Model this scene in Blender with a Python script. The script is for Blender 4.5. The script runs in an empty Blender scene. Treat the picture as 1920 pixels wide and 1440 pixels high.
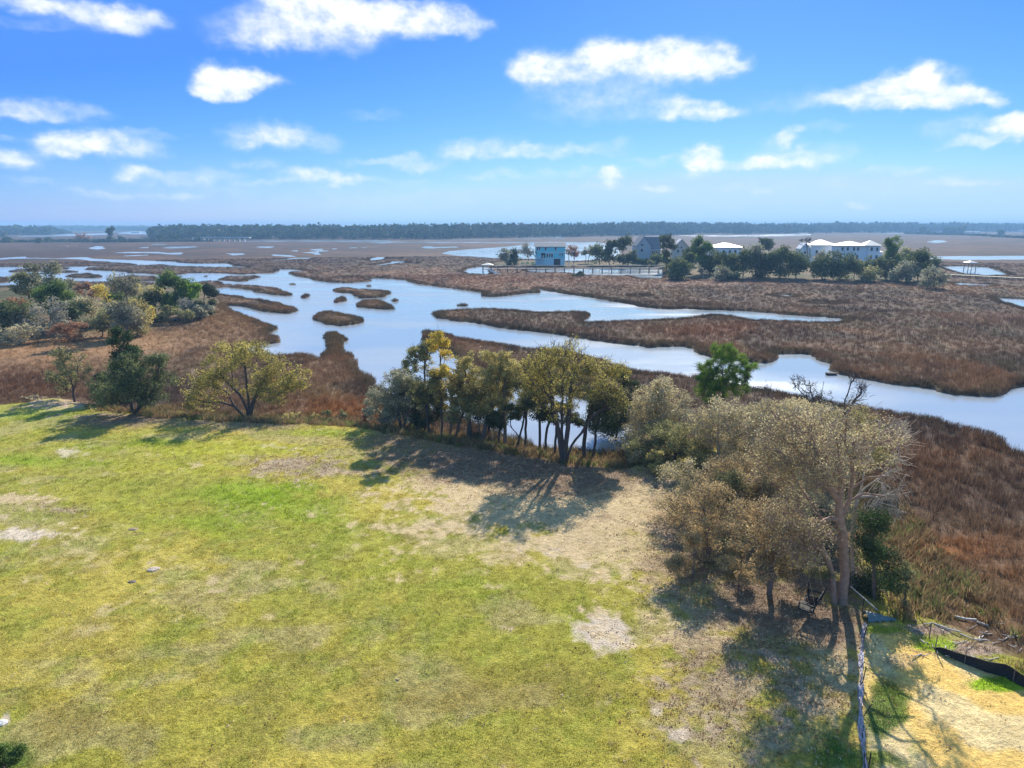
import bpy, math, random
import numpy as np
from mathutils import Vector
random.seed(7)
RNG = np.random.default_rng(11)
sc = bpy.context.scene
COL = sc.collection
R = math.radians

# ------------------------------------------------------------------ camera
F = 1280.0                       # focal length in photo pixels (photo 1920 x 1440)
CAMZ = 18.2
PITCH = math.atan((720 - 424) / F)
cam_d = bpy.data.cameras.new('camera')
cam = bpy.data.objects.new('camera', cam_d); COL.objects.link(cam)
cam_d.sensor_width = 36.0
cam_d.lens = 36.0 * F / 1920.0
cam_d.clip_start = 0.5; cam_d.clip_end = 30000
cam.location = (0, 0, CAMZ)
cam.rotation_euler = (math.pi / 2 - PITCH, 0, 0)
sc.camera = cam

# ------------------------------------------------------------------ light
SUN_AZ, SUN_EL = R(17), R(34)
SUN_STRENGTH, SKY_STRENGTH, EXPOSURE = 5.0, 0.10, 0.78
SKY_GAIN = (.124, .283, 3.2)          # the deep clear blue of a dry spring day
SKY_POW = (1.6, 1.3, 1.0); SKY_KNEE = (60.0, 60.0, 7.8)
CLOUD_THIN = (4.7, 5.5, 6.9, 1); CLOUD_THICK = (6.7, 6.8, 7.0, 1)
sv = Vector((math.sin(SUN_AZ) * math.cos(SUN_EL), math.cos(SUN_AZ) * math.cos(SUN_EL), math.sin(SUN_EL)))
sun_d = bpy.data.lights.new('sun', 'SUN')
sun_d.energy = SUN_STRENGTH; sun_d.angle = R(0.5); sun_d.color = (1.0, 0.94, 0.83)
sun = bpy.data.objects.new('sun', sun_d); COL.objects.link(sun)
sun.location = (60, 200, 200)
sun.rotation_euler = sv.to_track_quat('Z', 'Y').to_euler()
sc.view_settings.view_transform = 'Standard'
sc.view_settings.look = 'None'
sc.view_settings.exposure = EXPOSURE
sc.view_settings.gamma = 1.0
sc.view_settings.use_curve_mapping = False

def azel(px, py):
    u, v = (px - 960) / F, (720 - py) / F
    c, s = math.cos(PITCH), math.sin(PITCH)
    x, y, z = u, c + v * s, v * c - s
    return math.atan2(x, y), math.atan2(z, math.hypot(x, y))

# clouds: centre px, centre py, half width, half height, density   (each is a bank of cloud at a bearing and height in the sky)
CLOUDS = [
 (75,8,70,16,.62),(150,18,110,26,.6),(245,38,70,28,.66),(60,45,120,14,.3),
 (560,60,150,40,.66),(640,22,140,34,.9),(760,38,130,34,.72),(590,5,100,18,.95),(850,45,60,20,.5),(480,80,70,18,.4),
 (410,150,52,36,.95),(460,150,60,22,.8),(400,172,45,16,.7),
 (90,208,120,20,.5),(30,208,60,14,.3),(190,268,110,24,.66),(130,272,60,20,.6),(30,300,60,20,.62),(10,255,20,10,.3),
 (505,248,70,24,.55),(570,262,80,22,.4),(470,262,60,18,.35),(250,325,40,14,.5),(330,335,60,12,.38),(410,330,45,12,.3),(480,305,40,10,.34),
 (600,328,68,14,.62),(670,335,45,10,.35),(780,305,55,13,.42),(900,275,75,20,.5),(860,285,50,14,.35),(770,340,50,8,.2),(340,370,50,8,.22),
 (1000,135,45,34,.8),(1050,125,70,30,.6),(1145,100,62,34,.95),(1265,110,90,36,.95),(1340,120,70,24,.7),(1180,150,180,24,.42),(1390,122,40,12,.4),
 (1160,205,180,26,.36),(1290,205,60,22,.62),(1350,215,60,14,.6),(1110,180,130,16,.3),
 (1490,185,90,24,.32),(1600,180,80,22,.55),(1715,160,75,34,1.0),(1790,180,80,20,.8),(1670,185,100,16,.5),(1850,192,40,9,.5),
 (1800,235,80,22,.4),(1890,232,50,20,.85),(1850,265,100,12,.5),(1925,240,40,26,.8),
 (1318,292,36,24,.88),(1345,305,40,10,.5),(1480,257,32,18,.75),(1455,270,50,14,.35),(1480,298,80,17,.66),(1430,308,45,12,.5),(1560,275,50,16,.28),
 (975,283,35,10,.4),(1040,280,50,12,.42),(1130,275,60,18,.36),(1145,330,28,15,.72),(1130,350,30,8,.3),(1235,350,40,9,.32),(1605,386,26,8,.5),(1300,325,60,8,.2),
 (1780,335,40,10,.3),(300,330,330,50,.16),(1000,330,380,50,.16),(1700,320,320,50,.16),(620,370,420,26,.2),(1450,365,420,26,.2),(690,300,60,8,.35),(200,360,60,8,.3),(520,345,60,8,.3),(930,330,70,9,.3),(1060,320,50,8,.3),(1400,350,60,8,.28),(1680,320,70,9,.3),(1850,340,50,8,.3),(60,345,50,8,.3),(1230,300,60,8,.3),(300,250,50,9,.3),(700,215,60,9,.25),(1560,240,60,9,.28),
]
CLOUDS = [(a, b, c * 1.16, d * 1.16, e) for a, b, c, d, e in CLOUDS]
def build_world():
    w = bpy.data.worlds.new('World'); sc.world = w; w.use_nodes = True
    nt = w.node_tree; N = nt.nodes; L = nt.links; N.clear()
    out = N.new('ShaderNodeOutputWorld')
    sky = N.new('ShaderNodeTexSky'); sky.sky_type = 'NISHITA'; sky.sun_disc = False
    sky.sun_elevation = SUN_EL; sky.sun_rotation = SUN_AZ
    sky.air_density = 1.0; sky.dust_density = 0.15; sky.ozone_density = 5.0; sky.altitude = 0
    def math_(op, a, b=None, c=None):
        n = N.new('ShaderNodeMath'); n.operation = op
        for i, q in enumerate((a, b, c)):
            if q is None: continue
            if isinstance(q, (int, float)): n.inputs[i].default_value = q
            else: L.new(q, n.inputs[i])
        return n.outputs[0]
    tc = N.new('ShaderNodeTexCoord')
    sep = N.new('ShaderNodeSeparateXYZ'); L.new(tc.outputs['Generated'], sep.inputs[0])
    X, Y, Z = sep.outputs
    az = math_('ARCTAN2', X, Y)
    hyp = math_('SQRT', math_('ADD', math_('MULTIPLY', X, X), math_('MULTIPLY', Y, Y)))
    el = math_('ARCTAN2', Z, hyp)
    comb = N.new('ShaderNodeCombineXYZ'); L.new(az, comb.inputs[0]); L.new(el, comb.inputs[1])
    # billow: warp of the bearing/height by noise
    sc1 = N.new('ShaderNodeVectorMath'); sc1.operation = 'MULTIPLY'; sc1.inputs[1].default_value = (1.0, 1.4, 1.0)
    L.new(comb.outputs[0], sc1.inputs[0])
    n1 = N.new('ShaderNodeTexNoise'); n1.inputs['Scale'].default_value = 22.0; n1.inputs['Detail'].default_value = 7.0; n1.inputs['Roughness'].default_value = 0.52
    L.new(sc1.outputs[0], n1.inputs['Vector'])
    s2 = N.new('ShaderNodeVectorMath'); s2.operation = 'SUBTRACT'; s2.inputs[1].default_value = (.5, .5, .5)
    L.new(n1.outputs['Color'], s2.inputs[0])
    s3 = N.new('ShaderNodeVectorMath'); s3.operation = 'MULTIPLY'; s3.inputs[1].default_value = (.065, .038, 0)
    L.new(s2.outputs[0], s3.inputs[0])
    s4 = N.new('ShaderNodeVectorMath'); s4.operation = 'ADD'
    L.new(comb.outputs[0], s4.inputs[0]); L.new(s3.outputs[0], s4.inputs[1])
    P = s4.outputs[0]
    def cloud_field(clouds):
        acc = None
        for (px, py, hw, hh, dn) in clouds:
            a, e = azel(px, py)
            a1, _ = azel(px + hw, py); _, e1 = azel(px, py - hh)
            kx, ky = 1 / (a1 - a), 1 / (e1 - e)
            ml = N.new('ShaderNodeVectorMath'); ml.operation = 'MULTIPLY_ADD'; ml.inputs[1].default_value = (kx, ky, 0); ml.inputs[2].default_value = (-a * kx, -e * ky, 0)
            L.new(P, ml.inputs[0])
            ln = N.new('ShaderNodeVectorMath'); ln.operation = 'LENGTH'; L.new(ml.outputs[0], ln.inputs[0])
            mr = N.new('ShaderNodeMapRange'); mr.interpolation_type = 'SMOOTHSTEP'
            mr.inputs['From Min'].default_value = 1.35; mr.inputs['From Max'].default_value = 0.35
            mr.inputs['To Min'].default_value = 0; mr.inputs['To Max'].default_value = dn
            L.new(ln.outputs['Value'], mr.inputs['Value'])
            acc = mr.outputs[0] if acc is None else math_('SUBTRACT', math_('ADD', acc, mr.outputs[0]), math_('MULTIPLY', acc, mr.outputs[0]))
        return acc
    # fair weather cloud over the unseen sky, its cover set for the fill light
    def wide_field():
        zz = math_('ADD', math_('MAXIMUM', Z, 0.0), 0.12)
        c2 = N.new('ShaderNodeCombineXYZ'); L.new(math_('DIVIDE', X, zz), c2.inputs[0]); L.new(math_('DIVIDE', Y, zz), c2.inputs[1])
        n2 = N.new('ShaderNodeTexNoise'); n2.inputs['Scale'].default_value = 0.9; n2.inputs['Detail'].default_value = 5; n2.inputs['Roughness'].default_value = 0.55
        L.new(c2.outputs[0], n2.inputs['Vector'])
        mr2 = N.new('ShaderNodeMapRange'); mr2.interpolation_type = 'SMOOTHSTEP'
        mr2.inputs['From Min'].default_value = 0.50; mr2.inputs['From Max'].default_value = 0.72; mr2.inputs['To Max'].default_value = 0.9
        L.new(n2.outputs['Fac'], mr2.inputs['Value'])
        return mr2.outputs[0]
    # a softly saturating sky: the haze at the horizon stays pale blue
    sg = N.new('ShaderNodeVectorMath'); sg.operation = 'MULTIPLY'; sg.inputs[1].default_value = SKY_GAIN; spx = N.new('ShaderNodeSeparateXYZ'); L.new(sky.outputs[0], spx.inputs[0]); cpx = N.new('ShaderNodeCombineXYZ')
    for i in range(3): L.new(math_('MAXIMUM', math_('MINIMUM', math_('POWER', spx.outputs[i], SKY_POW[i]), (27.0, 18.0, 60.0)[i]), (5.0, 7.2, 0.0)[i]), cpx.inputs[i])  # lower bound keeps the unseen zenith from turning the fill light blue
    L.new(cpx.outputs[0], sg.inputs[0])
    dk = N.new('ShaderNodeVectorMath'); dk.operation = 'MULTIPLY_ADD'; dk.inputs[1].default_value = tuple(1 / k for k in SKY_KNEE); dk.inputs[2].default_value = (1, 1, 1); L.new(sg.outputs[0], dk.inputs[0])
    dv = N.new('ShaderNodeVectorMath'); dv.operation = 'DIVIDE'; L.new(sg.outputs[0], dv.inputs[0]); L.new(dk.outputs[0], dv.inputs[1])
    def finish(acc, detail):
        if detail:
            n3 = N.new('ShaderNodeTexNoise'); n3.inputs['Scale'].default_value = 34.0; n3.inputs['Detail'].default_value = 6; n3.inputs['Roughness'].default_value = 0.6
            L.new(sc1.outputs[0], n3.inputs['Vector'])
            acc = math_('MULTIPLY', acc, math_('ADD', math_('MULTIPLY', n3.outputs['Fac'], 1.8), 0.12))
            ce = N.new('ShaderNodeMapRange'); ce.interpolation_type = 'SMOOTHSTEP'; ce.inputs['From Min'].default_value = .05; ce.inputs['From Max'].default_value = 1.2; L.new(acc, ce.inputs['Value']); acc = ce.outputs[0]
        dens = math_('MINIMUM', acc, 1.0)
        cr = N.new('ShaderNodeMixRGB'); cr.inputs[1].default_value = CLOUD_THIN; cr.inputs[2].default_value = CLOUD_THICK
        L.new(dens, cr.inputs[0])
        mx = N.new('ShaderNodeMixRGB'); L.new(dens, mx.inputs[0]); L.new(dv.outputs[0], mx.inputs[1]); L.new(cr.outputs[0], mx.inputs[2])
        g = N.new('ShaderNodeBackground'); g.inputs['Strength'].default_value = SKY_STRENGTH; L.new(mx.outputs[0], g.inputs['Color'])
        return g.outputs[0]
    # the sky is evaluated in sectors of bearing, each with the clouds that reach into it
    edges = [-0.68, -0.40, -0.14, 0.14, 0.40, 0.68]
    secs = []
    for lo, hi in zip(edges[:-1], edges[1:]):
        cl = []
        for c in CLOUDS:
            aL = azel(c[0] - 1.4 * c[2], c[1])[0] - .05; aR = azel(c[0] + 1.4 * c[2], c[1])[0] + .05
            if aR > lo and aL < hi: cl.append(c)
        secs.append(finish(cloud_field(cl), True))
    cur = secs[0]
    for e, s_ in zip(edges[1:-1], secs[1:]):
        ms = N.new('ShaderNodeMixShader'); L.new(math_('GREATER_THAN', az, e), ms.inputs[0]); L.new(cur, ms.inputs[1]); L.new(s_, ms.inputs[2]); cur = ms.outputs[0]
    inside = math_('MULTIPLY', math_('LESS_THAN', math_('ABSOLUTE', az), 0.68), math_('MULTIPLY', math_('GREATER_THAN', el, -0.005), math_('LESS_THAN', el, 0.36)))
    rest = finish(wide_field(), False)
    ms = N.new('ShaderNodeMixShader'); L.new(inside, ms.inputs[0]); L.new(rest, ms.inputs[1]); L.new(cur, ms.inputs[2])
    L.new(ms.outputs[0], out.inputs[0])
build_world()

# ------------------------------------------------------------------ geometry of the place
CP, SP = math.cos(PITCH), math.sin(PITCH)
def ray(px, py):
    u, v = (px - 960) / F, (720 - py) / F
    return u, CP + v * SP, v * CP - SP
def ground(px, py, z=0.3):
    x, y, q = ray(px, py); t = (z - CAMZ) / q
    return x * t, y * t, z
def at(px, py, Y):
    x, y, q = ray(px, py); t = Y / y
    return x * t, Y, CAMZ + q * t
def ground_np(P, z=0.0):
    P = np.asarray(P, float)
    u, v = (P[:, 0] - 960) / F, (720 - P[:, 1]) / F
    q = v * CP - SP; t = (z - CAMZ) / q
    return np.stack([u * t, (CP + v * SP) * t], 1)
def to_px(X, Y, Z):
    d = Y * CP - (Z - CAMZ) * SP
    up = Y * SP + (Z - CAMZ) * CP
    d = np.where(d < 1, 1, d)
    return 960 + F * X / d, 720 - F * up / d

def hash2(i, j, seed):
    n = (i * 374761393 + j * 668265263 + seed * 974634777) & 0x7fffffff
    n = ((n ^ (n >> 13)) * 1274126177) & 0x7fffffff
    return ((n ^ (n >> 16)) & 0xffff) / 65535.0
def vnoise(x, y, seed=0):
    i = np.floor(x).astype(np.int64); j = np.floor(y).astype(np.int64)
    fx = x - i; fy = y - j
    fx = fx * fx * (3 - 2 * fx); fy = fy * fy * (3 - 2 * fy)
    a = hash2(i, j, seed); b = hash2(i + 1, j, seed); c = hash2(i, j + 1, seed); d = hash2(i + 1, j + 1, seed)
    return (a * (1 - fx) + b * fx) * (1 - fy) + (c * (1 - fx) + d * fx) * fy
def fbm(x, y, seed=0, oct=4):
    s = 0; a = 0.5; t = 0
    for k in range(oct):
        s = s + a * vnoise(x, y, seed + k * 17); t += a
        x = x * 2.03 + 11.3; y = y * 2.03 + 5.7; a *= 0.5
    return s / t
def sstep(a, b, x):
    t = np.clip((x - a) / (b - a), 0, 1); return t * t * (3 - 2 * t)

def sd_poly(P, poly):
    """signed distance, negative inside"""
    n = len(poly); d2 = np.full(len(P), 1e18); inside = np.zeros(len(P), bool)
    for i in range(n):
        a = poly[i]; b = poly[(i + 1) % n]
        e = b - a; w = P - a
        t = np.clip((w @ e) / max(e @ e, 1e-9), 0, 1)
        q = w - t[:, None] * e
        d2 = np.minimum(d2, (q * q).sum(1))
        c = ((a[1] <= P[:, 1]) & (b[1] > P[:, 1])) | ((b[1] <= P[:, 1]) & (a[1] > P[:, 1]))
        if abs(e[1]) > 1e-12:
            xc = a[0] + (P[:, 1] - a[1]) / e[1] * e[0]
            inside ^= c & (P[:, 0] < xc)
    d = np.sqrt(d2)
    return np.where(inside, -d, d)

W_MAIN = [(-120,484),(0,484),(48,481),(50,483.5),(112,484),(150,482),(165,482),(175,485),(230,487),(325,490),(335,492.5),(365,494),(400,494),(425,493.5),(432,496),(440,499),(465,500.5),(465,502),(400,502),(345,500.5),(330,500),(300,497),(240,499.5),(220,499.7),(180,502.5),(152,506),(200,507.5),(240,511),(300,515),(340,515),(355,512),(420,513),(450,515),(480,513.5),(510,512),(522,509),(518,507),(530,505),(550,505),(580,508),(565,510),(540,512),(545,514),(556,517),(560,520),(590,524),(620,530),(650,531),(690,528),(697,526),(690,523),(705,522),(730,522.5),(755,525),(770,530),(800,535),(850,541),(900,549),(907,552),(905,556),(930,557),(960,554),(990,550),(1012,550),(1012,542),(1030,546),(1060,552),(1085,555),(1120,560),(1175,570),(1209,577),(1255,581),(1289,579.5),(1323,581),(1404,584),(1472,590),(1500,592),(1577,598),(1577,602),(1570,607),(1513,607),(1460,604),(1413,603),(1363,593),(1340,592),(1313,594),(1300,597),(1255,601),(1197,603.5),(1140,606),(1099,607),(1094,601),(1109,592),(1097,588),(1060,587),(1030,588),(992,587),(920,581),(867,582.5),(822,586),(811,589),(826,597),(857,602),(888,606),(951,617),(992,622),(1034,627),(1060,631),(1117,639),(1175,647),(1216,653),(1243,650.5),(1289,650.5),(1303,657),(1314,665),(1340,672),(1404,681),(1445,681),(1459,674),(1463,664),(1495,664),(1520,665),(1530,676),(1560,684),(1553,692),(1570,702),(1615,712),(1665,720),(1740,730),(1790,741),(1852,745),(1885,740),(1897,730),(1920,726),(2000,715),(2300,700),(2600,760),(2500,960),(2200,900),(2000,868),(1920,856),(1890,846),(1885,826),(1840,811),(1790,799),(1715,785),(1665,775),(1615,768),(1565,758),(1500,748),(1465,742),(1440,737),(1427,736),(1400,728),(1312,711),(1255,705),(1197,698),(1152,688),(1129,680),(1083,668),(1040,660),(980,655),(909,643),(867,637),(834,628),(800,622),(788,620),(788,630),(792,642),(830,655),(870,680),(900,700),(960,720),(1040,735),(1100,750),(1150,765),(1185,790),(1190,820),(1182,850),(1165,853),(1100,851),(1060,846),(1010,838),(985,824),(955,826),(925,806),(895,795),(850,782),(800,775),(750,755),(715,730),(699,710),(676,692),(670,672),(642,658),(651,638),(628,626),(606,628),(608,658),(603,675),(566,667),(540,669),(500,670),(480,665),(451,656),(479,649),(518,644),(527,636),(514,629),(511,623),(523,616),(511,614),(495,609),(486,602),(468,597),(442,586),(426,577),(430,573.5),(442,573.5),(468,577),(504,586),(539,589),(569,582),(539,575),(504,566.5),(451,558),(406,554),(402,546),(404,540),(422,539),(447,541),(477,546),(518,554),(536,556),(550,553),(537,548),(525,542),(486,538),(442,535),(422,534),(410,529),(380,529),(350,533),(300,532),(262,531),(240,529.5),(150,529.5),(120,530),(60,535),(0,537),(-120,538)]
ISLANDS = [
 [(-120,487),(0,487),(48,485),(110,485.3),(150,486.5),(180,491),(215,493),(240,495),(262,496.8),(240,498),(200,499),(130,500),(50,500.5),(-120,501)],
 [(14,509),(30,506),(67,505),(100,505.5),(60,510),(20,510.5)],[(105,503.5),(135,502),(125,505),(108,505.5)],[(115,509),(130,508.5),(146,510.5),(120,512)],
 [(118,518.5),(130,516),(165,513),(185,516.5),(195,519.5),(190,522),(135,521)],[(-120,520),(5,520.5),(18,522.5),(15,530),(-120,531)],
 [(215,521),(265,519),(298,519.5),(305,526.5),(262,527.5),(215,527.5)],[(378,518.5),(385,517),(390,518.5),(383,520)],
 [(406,525),(424,520.5),(460,518.5),(499,519),(486,521),(465,525.5),(473,527),(451,528.5),(433,527.5),(415,526)],
 [(511,514.6),(520,514),(527,514.6),(518,515.3)],[(541,534),(551,532),(555,533.5),(543,535.6)],
 [(565,555),(570,553),(578,553),(582,557),(574,560),(566,559)],[(630,563),(636,559),(646,558.5),(652,565),(640,568),(631,566.5)],
 [(620,547),(628,542.5),(650,541),(672,543.5),(690,544.5),(720,547),(733,552),(726,557),(700,559),(678,559.5),(662,555),(655,550.5),(632,550)],
 [(667,572),(675,567),(700,564.5),(722,568),(740,575),(744,580.5),(722,581),(700,579),(672,576.5)],
 [(584,594),(592,589),(612,587),(630,588),(650,593),(672,595),(680,601),(684,604),(670,608),(640,612),(612,609),(598,604),(586,599)],
 [(727,565),(740,563),(750,564),(740,566.5)],[(853,572),(865,570.5),(880,573),(880,575.5),(858,574.5)],[(886,576),(897,577),(890,578)],[(687,537),(694,535.4),(702,537),(694,538.5)],
]
PONDS = [
 [(1868,559),(1893,560.5),(1960,566),(2150,575),(2150,592),(1960,590),(1920,579),(1885,569)],
 [(828,475),(841,471.3),(872,468),(934,463.6),(975,460),(1000,456),(1040,454.5),(1123,455),(1150,459),(1160,470),(1165,484),(1130,488),(1075,491),(1040,489),(1000,487),(960,486),(933,486),(900,483.5),(873,481),(847,478)],
 [(450,452.6),(478,451.2),(512,451.2),(560,450.7),(650,450.2),(700,450),(734,450.5),(734,453),(800,453.7),(1040,453.7),(1123,454),(1123,455.5),(1040,455.8),(900,456),(800,455.8),(765,454.8),(734,455.3),(715,456.3),(690,454),(600,453.4),(512,453.4),(505,453.8),(450,453.4)],
 [(790,449.2),(900,449.3),(925,450.3),(800,450.8)],
 [(957,446.9),(1000,444),(1066,443.3),(1060,446.5),(1050,447.7),(1030,446.5),(975,448)],
 [(1260,441),(1380,441.5),(1420,440),(1460,438.7),(1500,437.5),(1522,438.3),(1520,441),(1480,442.5),(1400,443.4),(1300,443)],
 [(1735,481),(1800,480),(1920,479.5),(2200,479),(2200,488),(1920,487.3),(1800,487.8),(1750,486)],
 [(1763,500),(1800,499),(1850,501),(1880,511),(1892,517),(1850,518.5),(1810,515),(1780,506)],
 [(1786,532),(1800,530.5),(1850,533.5),(1868,535.5),(1850,538),(1795,536)],
 [(1737,453.5),(1750,451.3),(1755,450),(1770,451),(1775,453.5),(1757,455.7),(1747,454.7)],
 [(869,510),(877,504),(900,500),(915,500.5),(918,515),(903,516),(882,513.5)],
 [(985,506),(1060,505),(1130,503),(1200,503),(1245,505),(1240,518),(1180,518.5),(1120,518),(1090,517),(1060,512),(990,510.5)],
 [(1180,519),(1240,516),(1238,524),(1200,523)],
 [(25,443),(60,441),(130,439.3),(205,437),(205,440),(130,442.3),(60,444)],[(23,450),(60,450),(80,451),(80,453),(25,452.5)],
 [(215,437.5),(250,433.5),(275,433.5),(300,438),(260,439.5)],
 [(1735,438.6),(1760,438),(1800,438.8),(1815,440.5),(1800,441),(1740,440)],
 [(1649,436.6),(1716,437.2),(1716,438.8),(1660,438.4)],
 [(166,466),(180,461),(190,462),(198,466),(185,467.8)],[(125,462.5),(130,461),(131,463.3)],[(279,458.8),(290,457),(314,457.3),(310,459.3)],
 [(258,464.7),(279,463.3),(280,465),(262,465.3)],[(302,464.7),(320,462.5),(368,461.8),(372,463),(345,465.3),(320,465.9)],
 [(210,474.3),(240,472.3),(300,472.3),(310,474.3),(342,473.3),(340,477.7),(315,477.2),(300,475),(240,475)],
 [(225,480.4),(240,478.8),(280,477.3),(275,479.3),(240,480.7)],[(424,475.2),(455,474.8),(456,477.2),(437,479.3)],
 [(480,462),(512,461.8),(514,463.5),(505,465.2),(480,463.7)],[(546,469.3),(558,468.9),(558,471.7),(548,471.4)],
 [(507,477),(545,478.6),(555,481),(548,482),(508,479.4)],[(502,488.3),(530,486.2),(555,483.2),(588,483.2),(580,486.4),(560,486.4),(540,488),(506,489.5)],
 [(577,468.6),(590,466.8),(605,466.4),(603,469.6),(618,469.6),(610,471.7),(600,471.2),(597,474),(600,478.2),(590,478.2),(584,474.7),(564,473.7),(583,472.3),(594,471.3),(594,469.7)],
 [(623,466.3),(630,465.8),(631,467.7),(624,467.8)],[(654,464.6),(668,463.4),(668,465.2),(655,465.4)],[(676,464.6),(687,463.2),(686,465.2)],
 [(690,488.3),(697,484),(712,482),(722,482),(718,487),(700,489.8)],[(695,497.4),(715,495.4),(733,492.6),(732,490.2),(755,490.2),(765,492),(740,495.4),(715,498.3)],
 [(770,492.8),(782,492.3),(782,494.8),(773,494.3)],[(731,484.5),(748,483.8),(748,485.5)],[(790,464.8),(796,461.3),(809,461.3),(812,463.3),(860,462),(860,464),(805,466)],
 [(1450,556),(1468,553.5),(1490,556),(1480,559),(1462,558)],[(1515,569),(1545,567),(1577,569.5),(1555,571.5),(1525,571)],[(1190,556),(1206,554.5),(1212,556.5),(1198,558)],
]
UPLAND = [
 [(925,494),(960,488),(1010,490),(1075,493),(1130,490),(1170,486),(1240,486),(1300,478),(1500,468),(1650,468),(1740,488),(1765,515),(1770,536),(1600,528),(1400,524),(1260,523),(1246,502),(1130,500),(1000,500),(930,500)],
 [(-200,540),(60,540),(200,534),(300,537),(385,533),(400,560),(392,590),(330,600),(250,618),(150,628),(0,640),(-200,650)],
]
LAWN_PX = [(-500,800),(-200,765),(0,755),(60,750),(100,743),(150,755),(200,764),(260,776),(400,786),(470,788),(560,792),(640,796),(720,805),(790,820),(860,830),(930,843),(1000,853),(1080,864),(1170,870),(1240,852),(1340,836),(1450,845),(1530,880),(1590,950),(1650,1040),(1690,1105),(1710,1150),(1800,1183),(1920,1232),(2150,1330),(2500,1500)]
lw = ground_np(LAWN_PX, 1.2)
LAWN = np.vstack([lw, [[120, 5], [120, -200], [-200, -200], [-200, 40]]])

# polar grid round the viewpoint of the photograph: fine where the ground is near
th = np.concatenate([np.arange(80, 52, -4.0), np.arange(50, 20, -0.16), np.arange(20, 6, -0.11), np.arange(6, 3.6, -0.05), np.arange(3.6, 0.8, -0.028), np.arange(.8, 0.36, -0.03), [0.33, 0.3, 0.27, 0.24]])
RAD = (CAMZ - 0.3) / np.tan(np.radians(th))
AZ = np.concatenate([np.arange(-180, -46, 4.0), np.linspace(-46, 46, 520), np.arange(50, 180, 4.0)])
NR, NA = len(RAD), len(AZ)
rr, aa = np.meshgrid(RAD, np.radians(AZ), indexing='ij')
GX = (rr * np.sin(aa)).ravel(); GY = (rr * np.cos(aa)).ravel(); GR = rr.ravel()
PTS = np.stack([GX, GY], 1)
SPC = np.gradient(RAD)[:, None].repeat(NA, 1).ravel()
def combine(polys, s, sign, pts, z=0.0):
    for p in polys:
        q = ground_np(p, z)
        lo = q.min(0); hi = q.max(0); m = 0.06 * np.hypot(*((lo + hi) / 2)) + 6
        k = np.where((pts[:, 0] > lo[0] - m) & (pts[:, 0] < hi[0] + m) & (pts[:, 1] > lo[1] - m) & (pts[:, 1] < hi[1] + m))[0]
        if len(k) == 0: continue
        d = sd_poly(pts[k], q)
        s[k] = np.minimum(s[k], d) if sign < 0 else np.maximum(s[k], -d)
    return s
wob = (fbm(GX * 0.7, GY * 0.7, 3) - .5) * 1.5 + (fbm(GX * 0.12, GY * 0.12, 5) - .5) * np.clip(GR * 0.012, 0, 3)
wp = PTS + np.stack([wob, wob], 1)
S = np.full(len(PTS), 60.0)
S = combine([W_MAIN], S, -1, wp)
S = combine(ISLANDS, S, 1, wp)
S = combine(PONDS, S, -1, wp)
wid = np.maximum(0.55, 0.9 * np.abs(SPC) * 0.4)
GZ = np.where(S > 0, 0.38 * sstep(0, 1, S / (wid * 1.6)) + 0.0, -0.8 * sstep(0, 1, -S / (wid * 1.6)))
GZ += np.where(S > 1.5, (fbm(GX * .35, GY * .35, 9) - .5) * 0.16 * sstep(1.5, 4, S), 0)
UP = np.full(len(PTS), 1e3)
for p in UPLAND:
    q = ground_np(p, 0.5); UP = np.minimum(UP, sd_poly(wp, q))
upm = sstep(4, -5, UP) * (S > 0.3)
GZ = np.maximum(GZ, GZ + upm * 0.6)
SL = sd_poly(wp, LAWN)
lawnm = sstep(2.6, -1.2, SL)
bump_l = (fbm(GX * .25, GY * .25, 31) - .5) * 0.22
GZ = GZ * (1 - lawnm) + (1.2 + bump_l) * lawnm
PXX, PYY = to_px(GX, GY, GZ)

def G(p, q, cx, cy, rx, ry):
    return np.exp(-(((p - cx) / rx) ** 2 + ((q - cy) / ry) ** 2))
C = lambda *a: np.array(a, float)
def mixc(c, col, f): return c * (1 - f[:, None]) + col * f[:, None]

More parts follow.
